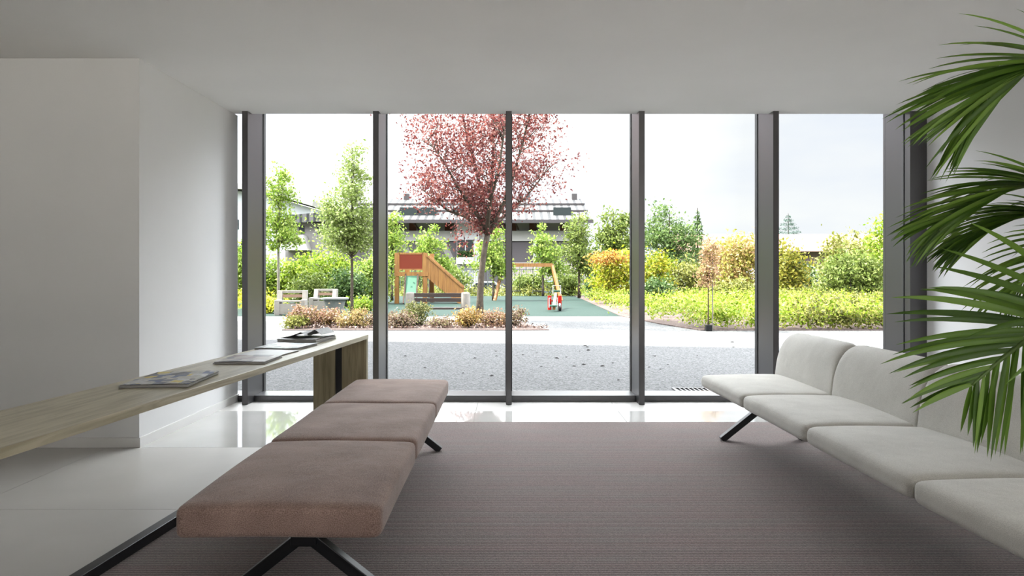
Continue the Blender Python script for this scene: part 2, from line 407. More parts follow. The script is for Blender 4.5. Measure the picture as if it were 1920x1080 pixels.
# pale sofa: four modules with backs
sofa = tag(empty('sofa', (1.385, 4.95, 0), 0.0), 'long pale grey armless sofa of joined seats with low rolled backs', 'sofa')
sofa.rotation_euler = (0, 0, 0.020)
n_s = 4; w_ = 0.835
prof = [(.53, .37), (.545, .46), (.555, .55), (.57, .62), (.59, .675), (.62, .718), (.655, .742), (.70, .75), (.735, .735), (.745, .70), (.735, .65), (.71, .60), (.69, .52), (.675, .43), (.665, .37)]
for i in range(n_s):
    y1 = -i * w_ - .003; y0 = -(i + 1) * w_ + .003
    rbox(0, .60, y0, y1, .350, .44, .034, 18, .02, crease_fn(10 + i, .005)).build('seat_cushion', M_CREAM, sofa, smooth=True, sub=1)
    mb = MB(); c0 = (.63, .42); ts = [(0.0, .80), (.006, .87), (.02, .935), (.045, .98), (.08, 1.0)]
    stations = [(y0 + a, k) for a, k in ts] + [(y0 + (y1 - y0) * t, 1.0) for t in (.2, .35, .5, .65, .8)] + [(y1 - a, k) for a, k in reversed(ts)]
    for yy, k in stations:
        for (px_, pz_) in prof:
            kk = k
            mb.v.append((c0[0] + (px_ - c0[0]) * ((.75 + .25 * kk)) , yy, c0[1] + (pz_ - c0[1]) * (1 - (1 - kk) * .9 * (1 if pz_ > .6 else .2))))
    n_ = len(prof)
    for a in range(len(stations) - 1):
        for b in range(n_): mb.f.append((a * n_ + b, a * n_ + (b + 1) % n_, (a + 1) * n_ + (b + 1) % n_, (a + 1) * n_ + b))
    mb.f.append(tuple(range(n_))); mb.f.append(tuple((len(stations) - 1) * n_ + b for b in reversed(range(n_))))
    mb.build('backrest', M_CREAM, sofa, smooth=True, sub=1)
MB().bar((.36, -.1, .322), (.36, -n_s * w_ + .1, .322), .06, .03).build('seat_rail', M_BLACK, sofa)
for y in (-.20, -n_s * w_ + .20): splayed_base(sofa, y, .385)

# ------------------------------------------------------------------ oak table
# local frame: y runs from the far end back towards the camera
TZ = .72; ang = math.radians(-4.8)
table = tag(empty('console_table', (-1.235, 5.05, 0), ang), 'long narrow grey oak table with slab end and black steel foot rail', 'table')
TW, TL = .40, 4.3
MB().box(-TW / 2, TW / 2, -TL, 0, TZ - .03, TZ).build('table_top', M_OAK, table, bevel=.0015)
e = MB().box(-TW / 2, -TW / 2 + .165, -.045, -.005, 0, TZ - .03).build('end_panel', M_OAKV, table)
e = MB().box(-TW / 2 + .215, TW / 2 - .002, -.045, -.005, 0, TZ - .03).build('end_panel', M_OAKV, table)
MB().box(-TW / 2 + .165, -TW / 2 + .215, -.04, -.0, 0.0, TZ - .03).build('steel_upright', M_BLACK, table)
MB().box(-TW / 2, TW / 2, -TL + .005, -TL + .045, 0, TZ - .03).build('end_panel', M_OAKV, table)
MB().box(-TW / 2 + .015, -TW / 2 + .065, -TL + .05, -.05, 0.0, .05).build('foot_rail', M_BLACK, table, bevel=.002)

# printed covers
def print_mat(name, base, inks, scale):
    m = bpy.data.materials.new(name); m.use_nodes = True
    n = m.node_tree.nodes; l = m.node_tree.links; b = n['Principled BSDF']
    tc = n.new('ShaderNodeTexCoord'); mp = n.new('ShaderNodeMapping'); mp.inputs['Scale'].default_value = (scale, scale * .8, scale)
    vo = n.new('ShaderNodeTexVoronoi'); vo.distance = 'CHEBYCHEV'; vo.inputs['Scale'].default_value = 1
    sp = n.new('ShaderNodeSeparateColor'); rp = n.new('ShaderNodeValToRGB'); rp.color_ramp.interpolation = 'CONSTANT'
    e = rp.color_ramp.elements; e[0].color = base; e[0].position = 0; e[1].position = .35; e[1].color = inks[0]
    for i, c in enumerate(inks[1:]):
        k = e.new(.35 + .65 * (i + 1) / len(inks)); k.color = c
    ns = n.new('ShaderNodeTexNoise'); ns.inputs['Scale'].default_value = 60; mx = n.new('ShaderNodeMix'); mx.data_type = 'RGBA'; mx.blend_type = 'OVERLAY'; mx.inputs[0].default_value = .5
    l.new(tc.outputs['Object'], mp.inputs[0]); l.new(mp.outputs[0], vo.inputs['Vector']); l.new(vo.outputs['Color'], sp.inputs[0]); l.new(sp.outputs[0], rp.inputs[0])
    l.new(tc.outputs['Object'], ns.inputs['Vector']); l.new(rp.outputs[0], mx.inputs[6]); l.new(ns.outputs['Fac'], mx.inputs[7]); l.new(mx.outputs[2], b.inputs['Base Color'])
    b.inputs['Roughness'].default_value = .4
    return m
M_PAGE = mat('paper_pages', (.42, .41, .40, 1), .8)
NEWS = 'magazines and papers on the oak table'
def magazine(name, cx, cy, w, l_, rz, t, cover, label, cat, seed, folded=False):
    r = empty(name, (cx, cy, TZ + .0005), rz); tag(r, label, cat, NEWS)
    rnd = random.Random(seed); pg = MB()
    k = max(3, int(t / .003))
    for i in range(k):
        dx, dy = rnd.uniform(-.004, .004), rnd.uniform(-.004, .004)
        pg.box(-w / 2 + dx, w / 2 + dx, -l_ / 2 + dy, l_ / 2 + dy, t * .92 * i / k, t * .92 * (i + .8) / k)
    pg.build('page_block', M_PAGE, r)
    # cover: a slightly wavy sheet wrapped over the spine
    nx, ny = 12, 12; mb = MB()
    for s_ in (0, 1):
        for j in range(ny + 1):
            for i in range(nx + 1):
                x = -w / 2 - .003 + (w + .006) * i / nx; y = -l_ / 2 - .003 + (l_ + .006) * j / ny
                z = t + .0015 * math.sin(5 * x / w + seed) + (.012 * max(0, i / nx - .7) ** 1.0 * math.sin(3.1 * j / ny) if folded else .002 * (i / nx) ** 2)
                mb.v.append((x, y, z - s_ * .0012))
    N = (nx + 1) * (ny + 1)
    for j in range(ny):
        for i in range(nx):
            a = j * (nx + 1) + i; mb.f.append((a, a + 1, a + nx + 2, a + nx + 1)); mb.f.append((N + a, N + a + nx + 1, N + a + nx + 2, N + a + 1))
    mb.build('cover', cover, r, smooth=True)
    return r
C_A = print_mat('newsprint_colour', srgb(170, 168, 160), [srgb(90, 95, 110), srgb(60, 80, 125), srgb(200, 180, 80), srgb(70, 70, 72), srgb(185, 185, 185)], 24)
C_B = print_mat('newsprint_dark', srgb(150, 140, 130), [srgb(80, 78, 78), srgb(120, 95, 90), srgb(190, 188, 184)], 14)
C_C = mat('pale_grey_cover', srgb(190, 192, 192), .35, noise=(12, .12))
C_D = print_mat('newsprint_green', srgb(180, 186, 180), [srgb(110, 120, 112), srgb(200, 204, 200), srgb(80, 86, 84)], 16)
C_E = print_mat('newsprint_grey', srgb(185, 186, 186), [srgb(150, 152, 152), srgb(95, 96, 98), srgb(205, 205, 205)], 10)
magazine('newspaper', -1.415, 2.87, .26, .36, math.radians(5), .013, C_A, 'colourful folded newspaper with yellow corner lying alone nearest on the table', 'newspaper', 1)
magazine('magazine', -1.34, 3.52, .25, .27, math.radians(1), .013, C_B, 'brownish magazine second from the near end of the row on the table', 'magazine', 2)
magazine('magazine', -1.35, 3.835, .24, .26, math.radians(-7), .006, C_C, 'thin plain pale grey booklet just behind the brownish magazine', 'magazine', 3)
magazine('magazine', -1.35, 4.16, .26, .30, math.radians(-7), .012, C_D, 'pale green grey magazine between plain booklet and farthest newspaper', 'magazine', 4)
f5 = magazine('newspaper', -1.345, 4.56, .26, .34, math.radians(-7), .028, C_E, 'thick grey newspaper stack with a raised fold at far end of table', 'newspaper', 5, True)
# the raised folded sheets on the farthest stack
fs = MB()
for k, (x0, x1, h) in enumerate([(-.13, .05, .035), (-.05, .13, .05)]):
    pts = [(x0, .031), (x0 + (x1 - x0) * .35, .033 + h * .25), (x0 + (x1 - x0) * .75, .033 + h), (x1, .034 + h * .35)]
    poly = pts + [(x, z - .002) for x, z in reversed(pts)]
    fs.prism(poly, -.12 + k * .04, .10 + k * .04, 'y')
fs.build('folded_sheet', mat('folded_newsprint', srgb(150, 152, 152), .7, noise=(30, .2)), f5)

# ------------------------------------------------------------------ potted palm (pot stands outside the frame, fronds reach in)
M_PALM = leaf_mat('palm_leaf', [(.045, .10, .012, 1), (.10, .20, .022, 1), (.18, .31, .045, 1)], .22, .38)
M_STEM = mat('palm_stem', (.10, .17, .04, 1), .5)
palm = tag(empty('potted_palm', (1.95, 1.05, 0)), 'tall potted palm with long arching green fronds beside the sofa', 'plant')
MB().lathe([(.15, 0), (.2, .02), (.23, .38), (.24, .40), (.22, .40), (.2, .36)], 40).build('pot', mat('white_pot', (.6, .6, .58, 1), .4), palm, loc=(0, 0, .008), smooth=False)
MB().lathe([(.05, .33), (.2, .345), (.21, .36), (.02, .375)], 24).build('soil', mat('soil', (.03, .02, .015, 1), 1, bump=(40, 1)), palm)
def bez(pts, t):
    pts = [Vector(p) for p in pts]
    n = len(pts) - 1; u = t * n; i = min(int(u), n - 1); f = u - i
    p0 = pts[max(i - 1, 0)]; p1 = pts[i]; p2 = pts[i + 1]; p3 = pts[min(i + 2, n)]
    return 0.5 * ((2 * p1) + (-p0 + p2) * f + (2 * p0 - 5 * p1 + 4 * p2 - p3) * f * f + (-p0 + 3 * p1 - 3 * p2 + p3) * f ** 3)
def frond(ctrl, nrm, nleaf, length, t0, angs, droop, seed, width=.015, start=(1.95, 1.05, .36)):
    rnd = random.Random(seed); base = Vector((1.95, 1.05, 0))
    path = [Vector(start)] + [Vector(c) for c in ctrl]
    NP = 40; pts = [bez(path, i / NP) for i in range(NP + 1)]
    r = MB().tube([p - base for p in pts], [.011 * (1 - .85 * i / NP) + .0012 for i in range(NP + 1)], 6).build('frond_stalk', M_STEM, palm, smooth=True)
    V, Fc, va = [], [], []
    n0 = Vector(nrm).normalized()
    for k in range(nleaf):
        f = k / (nleaf - 1); t = t0 + (1 - t0) * f
        p = bez(path, min(t, .999)); tg = (bez(path, min(t + .01, 1)) - bez(path, max(t - .01, 0))).normalized()
        side = tg.cross(n0).normalized()
        for s_ in (-1, 1):
            a = math.radians(angs[0 if s_ > 0 else 1] * (1 - .55 * f) + rnd.uniform(-5, 5))
            d = (tg * math.cos(a) + side * s_ * math.sin(a) + n0 * rnd.uniform(-.05, .18)).normalized()
            ln = length * (0.62 + .38 * math.sin(math.pi * (0.15 + .75 * f))) * (1 - .45 * f ** 3) * rnd.uniform(.88, 1.08)
            wd = width * rnd.uniform(.85, 1.1) * (1 - .35 * f)
            dr = droop * rnd.uniform(.7, 1.3)
            ns = 9; k0 = len(V); pos = p + tg * rnd.uniform(-.004, .004); dirn = d; vv = rnd.random()
            for i in range(ns + 1):
                u = i / ns
                wv = wd * .5 * (math.sin(math.pi * min(1, .12 + u * .88)) ** .75 if u < 1 else 0) * (1 - .25 * u)
                sd = dirn.cross(n0)
                if sd.length < .2: sd = dirn.cross(Vector((0, 0, 1)))
                sd.normalize(); nn = sd.cross(dirn).normalized()
                for q in (-1, 0, 1): V.append(tuple(pos + sd * (q * wv) + nn * (abs(q) * wv * .35) - base)); va.append(vv)
                pos = pos + dirn * (ln / ns)
                dirn = (dirn + Vector((0, 0, -1)) * dr / ns * (0.5 + 1.6 * u)).normalized()
            for i in range(ns):
                a0 = k0 + i * 3
                Fc.append((a0, a0 + 1, a0 + 4, a0 + 3)); Fc.append((a0 + 1, a0 + 2, a0 + 5, a0 + 4))
    me = bpy.data.meshes.new('leaflets'); me.from_pydata(V, [], Fc); me.update()
    at = me.attributes.new('vary', 'FLOAT', 'POINT'); at.data.foreach_set('value', va)
    me.polygons.foreach_set('use_smooth', [True] * len(me.polygons))
    me.materials.append(M_PALM); o = bpy.data.objects.new('leaflets', me); COL.objects.link(o); o.parent = r
front = (-.1, -1, .35)
# (control points as picture position and distance, then turned into room coordinates)
frond([P(2130, 270, 1.12), P(2040, 130, 1.25), P(1962, 118, 1.33), P(1890, 150, 1.38), P(1825, 200, 1.42)], (.15, -1, .35), 46, .27, .36, (28, 34), .42, 3, .013)
frond([P(2140, 560, 1.08), P(2050, 385, 1.2), P(1950, 345, 1.32), P(1855, 368, 1.40), P(1765, 415, 1.45)], (.05, -.85, .6), 50, .23, .36, (30, 34), .42, 4, .012)
frond([P(2150, 620, 1.15), P(2080, 450, 1.3), P(1985, 402, 1.42), P(1895, 410, 1.5), P(1810, 450, 1.56)], (.05, -.8, .8), 42, .22, .38, (28, 36), .55, 5, .013)
frond([P(2190, 720, 1.1), P(2090, 590, 1.2), P(1985, 602, 1.28), P(1900, 655, 1.33), P(1822, 722, 1.36)], (.0, -1, .06), 29, .27, .36, (62, 64), .34, 6, .018)
frond([P(2200, 640, 1.3), P(2130, 490, 1.5), P(2040, 450, 1.62), P(1960, 490, 1.7), P(1900, 545, 1.76)], (.1, -.9, .5), 22, .25, .42, (34, 36), .6, 7, .011)
frond([(2.1, .8, 1.2), (2.35, .45, 1.75), (2.6, .1, 1.8), (2.8, -.2, 1.5)], (-.3, .3, 1), 28, .3, .40, (50, 50), .6, 8)
frond([(2.05, .95, 1.4), (2.2, .95, 2.0), (2.5, .95, 2.3), (2.9, 1.0, 2.2)], (-.3, -.3, 1), 28, .3, .40, (50, 50), .6, 9)

# ------------------------------------------------------------------ outdoors: ground
def ground_mat(name, c0, c1, scale, rough=.9, bump=.6, c2=None):
    m = bpy.data.materials.new(name); m.use_nodes = True
    n = m.node_tree.nodes; l = m.node_tree.links; b = n['Principled BSDF']
    tc = n.new('ShaderNodeTexCoord'); ns = n.new('ShaderNodeTexVoronoi'); ns.inputs['Scale'].default_value = scale
    sp = n.new('ShaderNodeSeparateColor')
    rp = n.new('ShaderNodeValToRGB'); rp.color_ramp.elements[0].color = c0; rp.color_ramp.elements[1].color = c1
    rp.color_ramp.elements[0].position = .1; rp.color_ramp.elements[1].position = .8
    l.new(tc.outputs['Object'], ns.inputs['Vector']); l.new(ns.outputs['Color'], sp.inputs[0]); l.new(sp.outputs[0], rp.inputs['Fac']); l.new(rp.outputs['Color'], b.inputs['Base Color'])
    bp = n.new('ShaderNodeBump'); bp.inputs['Strength'].default_value = bump; bp.inputs['Distance'].default_value = .01
    l.new(ns.outputs['Distance'], bp.inputs['Height']); l.new(bp.outputs['Normal'], b.inputs['Normal']); b.inputs['Roughness'].default_value = rough
    return m
ALB = 0.33
M_GRAVEL = ground_mat('pale_gravel', (.009, .009, .0095, 1), (.062, .0615, .0605, 1), 55)
M_LAWN = mat('garden_soil_and_grass', (.12, .17, .04, 1), 1, noise=(3, .5))
M_COURT = mat('teal_rubber', srgb(42, 66, 58), .85, noise=(90, .06))
M_PAVE = mat('white_paving', (.52, .505, .48, 1), .8, noise=(30, .05))
ALB = 0.5; M_TERR = mat('pale_terrace', (.62, .58, .50, 1), .8, noise=(30, .05))

ALB = 0.33; M_MULCH = mat('bark_mulch', (.20, .15, .135, 1), 1, noise=(25, .6), bump=(30, 1))
G0 = -.02
struct(MB().box(-80, 120, 6.6, 43, -.3, -.06).box(-80, 120, 51, 200, -.3, -.06), 'garden_ground', M_LAWN)
struct(MB().box(-14, 20, 6.53, 17.2, -.2, G0), 'gravel_forecourt', M_GRAVEL)
struct(MB().box(-14, 3.7, 17.2, 19, -.2, G0), 'paving_strip', M_PAVE)
struct(MB().box(-9, 3.8, 19, 36, -.2, G0 + .005), 'play_court', M_COURT)
struct(MB().box(-80, 80, -60, YB - .3, -.3, -.05), 'rear_ground', M_TERR)
struct(MB().box(XR + .3, 40, YB - .3, 6.6, -.3, -.05), 'side_ground', M_TERR)
# hedge bed soil on the right
struct(MB().prism([(3.1, 19.1), (3.5, 36.5), (26, 38), (26, 14.25), (4.0, 14.25), (3.55, 16)], -.15, .0, 'z'), 'right_bed_soil', M_MULCH)
struct(MB().prism([(-4.75, 14.3), (.25, 14.3), (.85, 14.35), (.6, 15.0), (.3, 16.9), (-4.75, 16.9)], -.15, -.005, 'z'), 'left_bed_soil', M_MULCH)
# unseen tall block, added out of view to cast shade over the gravel
struct(MB().box(-16, -6.9, 6.0, 12.7, 0, 22), 'wall_shade_block', mat('grey_block_render', (.5, .5, .5, 1), .9))

gr = tag(empty('drain_grate', (2.0, 6.93, G0)), 'dark slotted metal drain grate set in the gravel outside glass', 'grate')
gm = MB()
for i in range(14): gm.box(-.30 + i * .045, -.285 + i * .045, -.1, .1, 0, .012)
gm.build('slats', M_BRONZE, gr); MB().box(-.32, .32, -.12, -.1, 0, .014).box(-.32, .32, .1, .12, 0, .014).box(-.32, -.3, -.1, .1, 0, .014).box(.3, .32, -.1, .1, 0, .014).build('frame', M_BRONZE, gr)

# fallen leaves
ml = mat('dry_leaf', (.06, .05, .045, 1), .8)
lf = MB().add([(0, -.04, 0), (.03, 0, .012), (0, .045, .004), (-.03, 0, .015)], [(0, 1, 2), (0, 2, 3)]); lf.add([(0, -.04, -.003), (.03, 0, .009), (0, .045, .001), (-.03, 0, .012)], [(2, 1, 0), (3, 2, 0)])
proto = lf.build('fallen_leaf', ml)
rnd = random.Random(5)
spots = [(1101, 651), (1103, 657), (1097, 649), (1006, 662), (981, 666), (1087, 659), (1225, 667), (1228, 668), (1307, 667), (1095, 684), (1015, 688), (1217, 689), (1238, 693), (930, 659), (931, 668), (1077, 687), (1373, 642), (1375, 651), (1044, 672), (1129, 687), (1160, 713), (1149, 681), (1252, 684), (922, 705), (1062, 670), (797, 690), (890, 672), (760, 668), (868, 700)]
for i, (a, b) in enumerate(spots):
    D = F * (EYE - G0) / (b - CY); o = proto if i == 0 else proto.copy()
    if i: COL.objects.link(o)
    o.location = (fx(a, D), D, G0 + .004); o.rotation_euler = (0, 0, rnd.uniform(0, 6)); s_ = rnd.uniform(.4, .85); o.scale = (s_, s_, s_)
    tag(o, 'small dark dry leaf lying on the grey gravel outside the glass', 'leaf', 'fallen leaves on the gravel')

# ------------------------------------------------------------------ foliage tools
def leaf_object(name, pos, size, m, parent, seed, up=.35, aspect=.55):
    rs = np.random.RandomState(seed); n = len(pos)
    d = rs.normal(size=(n, 3)); d /= np.linalg.norm(d, axis=1)[:, None]
    nn = rs.normal(size=(n, 3)); nn[:, 2] += up * 2; nn -= d * np.sum(nn * d, 1)[:, None]; nn /= np.linalg.norm(nn, axis=1)[:, None]
    w = np.cross(d, nn); s_ = size * rs.uniform(.65, 1.25, n)[:, None]
    a = pos - d * s_ * .5; c = pos + d * s_ * .5; b = pos + w * s_ * aspect * .5 + nn * s_ * .08; e_ = pos - w * s_ * aspect * .5 + nn * s_ * .08
    V = np.stack([a, b, c, e_], 1).reshape(-1, 3)
    me = bpy.data.meshes.new(name); me.vertices.add(4 * n); me.vertices.foreach_set('co', V.ravel().astype(np.float32))
    me.loops.add(4 * n); me.loops.foreach_set('vertex_index', np.arange(4 * n, dtype=np.int32))
    me.polygons.add(n); me.polygons.foreach_set('loop_start', np.arange(0, 4 * n, 4, dtype=np.int32))
    me.update(calc_edges=True)
    at = me.attributes.new('vary', 'FLOAT', 'POINT'); at.data.foreach_set('value', np.repeat(rs.rand(n), 4).astype(np.float32))
    me.materials.append(m); o = bpy.data.objects.new(name, me); COL.objects.link(o)
    if parent: o.parent = parent
    return o

def blob_points(rs, ells, n, clusters, cr, shell=.45):
    """leaf positions grouped in tufts inside a union of ellipsoids (x,y,z,rx,ry,rz)"""
    vols = np.array([e_[3] * e_[4] * e_[5] for e_ in ells]) ** .67; pr = vols / vols.sum()
    K = clusters; ci = rs.choice(len(ells), K, p=pr); cen = []
    for i in ci:
        x, y, z, rx, ry, rz = ells[i]; v = rs.normal(size=3); v /= np.linalg.norm(v)
        r = (shell + (1 - shell) * rs.rand()) if rs.rand() < .8 else rs.rand() * shell
        cen.append([x + v[0] * rx * r, y + v[1] * ry * r, z + v[2] * rz * r])
    cen = np.array(cen); k = rs.randint(0, K, n)
    rad = cr * (0.6 + .8 * rs.rand(K))[k][:, None]
    return cen[k] + rs.normal(size=(n, 3)) * rad * np.array([1, 1, .75]), cen

BARK = mat('grey_bark', (.16, .13, .10, 1), .9, noise=(12, .3), bump=(25, .6))
BARKD = mat('dark_bark', (.10, .065, .05, 1), .9, noise=(12, .3), bump=(25, .6))
BARKL = mat('pale_bark', (.42, .38, .32, 1), .9, noise=(12, .2))

def tree(name, x, y, h, trunk_h, ells, n, clusters, cr, leaf, m, label, cat, seed, tr=.09, bark=BARK, lean=0, group=None, branches=22, crook=0):
    """ells relative to the tree base"""
    rs = np.random.RandomState(seed); r = empty(name, (x, y, G0)); tag(r, label, cat, group)
    pts, cen = blob_points(rs, ells, n, clusters, cr)
    pts = pts[pts[:, 2] > .15]
    tb = MB(); top = max(e_[2] for e_ in ells) + .2
    tp_ = []
    for i in range(9):
        u = i / 8; tp_.append((lean * u + crook * math.sin(u * 5) * .1, 0, top * u))
    tb.tube(tp_, [tr * (1.25 if i == 0 else 1) * (1 - .8 * i / 8) for i in range(9)], 8)
    for i in range(min(branches, len(cen))):
        c = cen[i]; zz = min(max(trunk_h, c[2] * .62), top * .9); u = zz / top
        s0 = Vector((lean * u + crook * math.sin(u * 5) * .1, 0, zz)); e0 = Vector(c); mid = (s0 + e0) / 2 + Vector((0, 0, -.08 * (e0 - s0).length))
        rr = tr * (1 - .8 * u) * .5
        tb.tube([s0, mid, e0], [rr, rr * .6, rr * .2], 5)
    tb.build('trunk', bark, r, smooth=True)
    leaf_object('foliage', pts, leaf, m, r, seed + 1)
    return r
def bush(name, px, D, ptop, pw, n, leaf, m, label, cat='bush', seed=0, group=None, base=None, depth=.8, flat=1.0, tufts=None):
    """a shrub: picture centre px, top line ptop and picture width pw at distance D"""
    rs = np.random.RandomState(seed); zt = fz(ptop, D) - G0; w = pw / F * D / 2
    r = empty(name, (fx(px, D), D, G0)); tag(r, label, cat, group)
    ells = [(0, 0, zt * .48, w * .95, w * depth, zt * .46), (-w * .45, -w * .2, zt * .42, w * .5, w * depth * .6, zt * .4), (w * .45, -w * .15, zt * .5, w * .5, w * depth * .6, zt * .42)]
    pts, cen = blob_points(rs, ells, n, tufts or max(20, n // 45), leaf * 1.4 * flat, .6)
    pts = pts[pts[:, 2] > .02]
    st = MB()
    for i in range(min(9, len(cen))):
        st.tube([(rs.uniform(-.08, .08), rs.uniform(-.08, .08), 0), tuple(cen[i] * np.array([.5, .5, .5])), tuple(cen[i])], [.022, .014, .005], 5)
    st.build('stems', BARK, r)
    leaf_object('foliage', pts, leaf, m, r, seed + 3)
    return r

leaf_gain = 0.39
def G(*c): return [srgb(*x) for x in c]
L_PLUM = leaf_mat('plum_leaves', G((108, 54, 58), (150, 76, 72), (176, 108, 98), (192, 140, 130)), .35)
L_LIME = leaf_mat('lime_leaves', G((122, 158, 52), (164, 196, 78), (206, 222, 118)), .4)
L_GREEN = leaf_mat('mid_green_leaves', G((98, 120, 50), (138, 158, 72), (182, 196, 112)), .35)
L_DARK = leaf_mat('dark_green_leaves', G((60, 88, 46), (90, 120, 62), (126, 152, 88)), .3)
L_BRIGHT = leaf_mat('bright_green_leaves', G((120, 154, 40), (166, 198, 58), (206, 222, 100)), .4)
L_YELLOW = leaf_mat('golden_leaves', G((150, 180, 40), (206, 214, 56), (240, 222, 84), (230, 230, 120)), .45)
L_ORANGE = leaf_mat('orange_leaves', G((190, 120, 60), (222, 160, 84), (226, 190, 90)), .4)
L_PINK = leaf_mat('salmon_leaves', G((166, 148, 76), (212, 164, 124), (230, 188, 154), (194, 180, 100)), .35)
L_OLIVE = leaf_mat('olive_leaves', G((116, 122, 54), (160, 164, 76), (200, 200, 118)), .35)
L_HYD = leaf_mat('hydrangea_blooms', G((150, 128, 60), (196, 148, 118), (210, 166, 150), (204, 184, 120)), .3)
L_DRY = leaf_mat('dry_blooms', G((120, 92, 70), (170, 140, 118), (198, 176, 156), (150, 150, 80)), .3)
L_FIR = leaf_mat('blue_fir_needles', G((70, 96, 84), (96, 122, 110), (128, 150, 138)), .2)

# plum tree
def at(px, D): return fx(px, D)
D = 16.4
px0 = at(899, D)
r = empty('plum_tree', (px0, D, G0)); tag(r, 'purple leaved plum tree with forked trunk rising from the flower bed', 'tree')
rs = np.random.RandomState(11); tb = MB()
def rel(px, py, dy=0): p = P(px, py, D + dy); return (p.x - px0, p.y - D, p.z - G0)
fork = rel(914, 440)
tb.tube([rel(899, 607), rel(900, 560), rel(903, 510), rel(908, 470), fork], [.115, .082, .072, .068, .07], 10)
limbs = [[fork, rel(903, 415, -.1), rel(882, 385, -.3), rel(858, 350, -.5), rel(830, 300, -.7), rel(800, 260, -.8)],
         [fork, rel(912, 400, .2), rel(900, 350, .3), rel(888, 300, .3), rel(872, 240, .4), rel(860, 180, .3), rel(850, 130, .2)],
         [fork, rel(920, 400, .1), rel(922, 350, .1), rel(925, 290, 0), rel(925, 220, -.1), rel(920, 150, 0), rel(915, 90, 0)],
         [fork, rel(928, 415, 0), rel(945, 380, -.2), rel(962, 330, -.4), rel(980, 270, -.5), rel(995, 200, -.4), rel(1000, 150, -.4)],
         [fork, rel(925, 425, .2), rel(950, 400, .6), rel(985, 370, .9), rel(1010, 340, 1.0), rel(1030, 310, 1.1)],
         [fork, rel(905, 425, .4), rel(870, 405, .9), rel(840, 395, 1.1), rel(810, 370, 1.2), rel(785, 350, 1.3)],
         [fork, rel(915, 410, -.5), rel(920, 370, -1.0), rel(935, 320, -1.3), rel(945, 250, -1.5), rel(945, 180, -1.4)]]
cen = []
for lb in limbs:
    n_ = len(lb); tb.tube(lb, [.062 * (1 - .85 * i / (n_ - 1)) for i in range(n_)], 7)
    for i in range(1, n_):
        for q in range(6):
            f_ = rs.rand(); a = Vector(lb[i - 1]).lerp(Vector(lb[i]), f_)
            d = Vector(rs.normal(size=3)); d.z = abs(d.z) * .8 + .2; d.normalize()
            ln = rs.uniform(.35, .8) * (1 if i > 1 else .5); b = a + d * ln
            tb.tube([a, a + d * ln * .5 + Vector((0, 0, .03)), b], [.014, .009, .003], 4)
            if i >= 2 or rs.rand() < .35: cen += [list(b), list(a + d * ln * .7)]
tb.build('trunk', BARK, r, smooth=True)
for (a, b, w_, h_, k_) in [(875, 335, 90, 60, 34), (920, 240, 130, 60, 70), (835, 260, 60, 50, 34), (930, 130, 110, 60, 40), (990, 270, 50, 60, 16), (860, 330, 40, 60, 18), (800, 350, 35, 30, 8), (885, 400, 40, 30, 6), (1020, 340, 30, 20, 4), (800, 225, 40, 25, 8), (1015, 230, 45, 25, 8), (860, 440, 30, 25, 5), (778, 330, 12, 25, 5)]:
    for _ in range(k_):
        cen.append(list(rel(a + rs.normal() * w_ * .5, b + rs.normal() * h_ * .5, rs.uniform(-1.3, 1.3))))
cen = np.array(cen); n = 18000; k = rs.randint(0, len(cen), n)
leaf_object('foliage', cen[k] + rs.normal(size=(n, 3)) * .15, .082, L_PLUM, r, 12)

# young green trees
def ell_px(px0_, D_, lst):
    out = []
    for (a, b, w_, h_) in lst:
        p = P(a, b, D_); out.append((p.x - fx(px0_, D_), 0, p.z - G0, w_ / F * D_, w_ / F * D_, h_ / F * D_))
    return out
tree('young_tree', at(660, 17.5), 17.5, 0, 1.6, ell_px(660, 17.5, [(665, 290, 16, 36), (660, 345, 32, 40), (645, 400, 48, 45), (672, 430, 36, 45), (645, 445, 46, 28)]), 9500, 150, .13, .085, leaf_mat('pear_leaves', G((136, 164, 70), (178, 202, 108), (214, 226, 158)), .38), 'slender upright young green tree behind the pink flowering shrubs', 'tree', 21, .045)
tree('young_tree', at(522, 24), 24, 0, 2.2, ell_px(522, 24, [(528, 330, 12, 22), (525, 370, 28, 26), (512, 420, 36, 32), (545, 400, 16, 10), (530, 445, 34, 26), (505, 340, 10, 14)]), 3600, 80, .17, .12, L_LIME, 'wispy lime green young tree with pale trunk at left window', 'tree', 22, .06, BARKL)
tree('young_tree', at(735, 30), 30, 0, 2.2, ell_px(735, 30, [(738, 420, 16, 20), (730, 455, 26, 26), (738, 490, 24, 26)]), 2200, 60, .18, .15, L_LIME, 'lime green tree behind left post of the play tower', 'tree', 23, .06)
tree('young_tree', at(806, 34), 34, 0, 2.0, ell_px(806, 34, [(808, 432, 14, 16), (806, 460, 28, 20), (800, 488, 30, 20), (830, 500, 24, 14)]), 2600, 60, .2, .17, L_LIME, 'light green tree in front of house above the play tower', 'tree', 24, .07)
tree('young_tree', at(925, 30), 30, 0, 2.0, ell_px(925, 30, [(930, 445, 16, 20), (922, 475, 26, 26), (935, 500, 24, 24), (893, 500, 14, 12)]), 2600, 60, .2, .15, L_LIME, 'bright green tree directly behind the plum tree trunk', 'tree', 25, .06)
tree('young_tree', at(1018, 36), 36, 0, 2.0, ell_px(1018, 36, [(1017, 425, 8, 16), (1018, 450, 20, 16), (1025, 478, 28, 18), (1000, 470, 16, 6), (1032, 500, 30, 16)]), 2600, 60, .2, .17, L_LIME, 'light green conical tree in front of the house right end', 'tree', 26, .06)
tree('young_tree', at(1086, 33), 33, 0, 2.4, ell_px(1086, 33, [(1090, 405, 10, 16), (1085, 435, 24, 22), (1082, 470, 30, 24), (1095, 500, 22, 14)]), 3200, 70, .2, .16, L_GREEN, 'tall mid green tree at the right corner of the house', 'tree', 27, .07, BARKD)
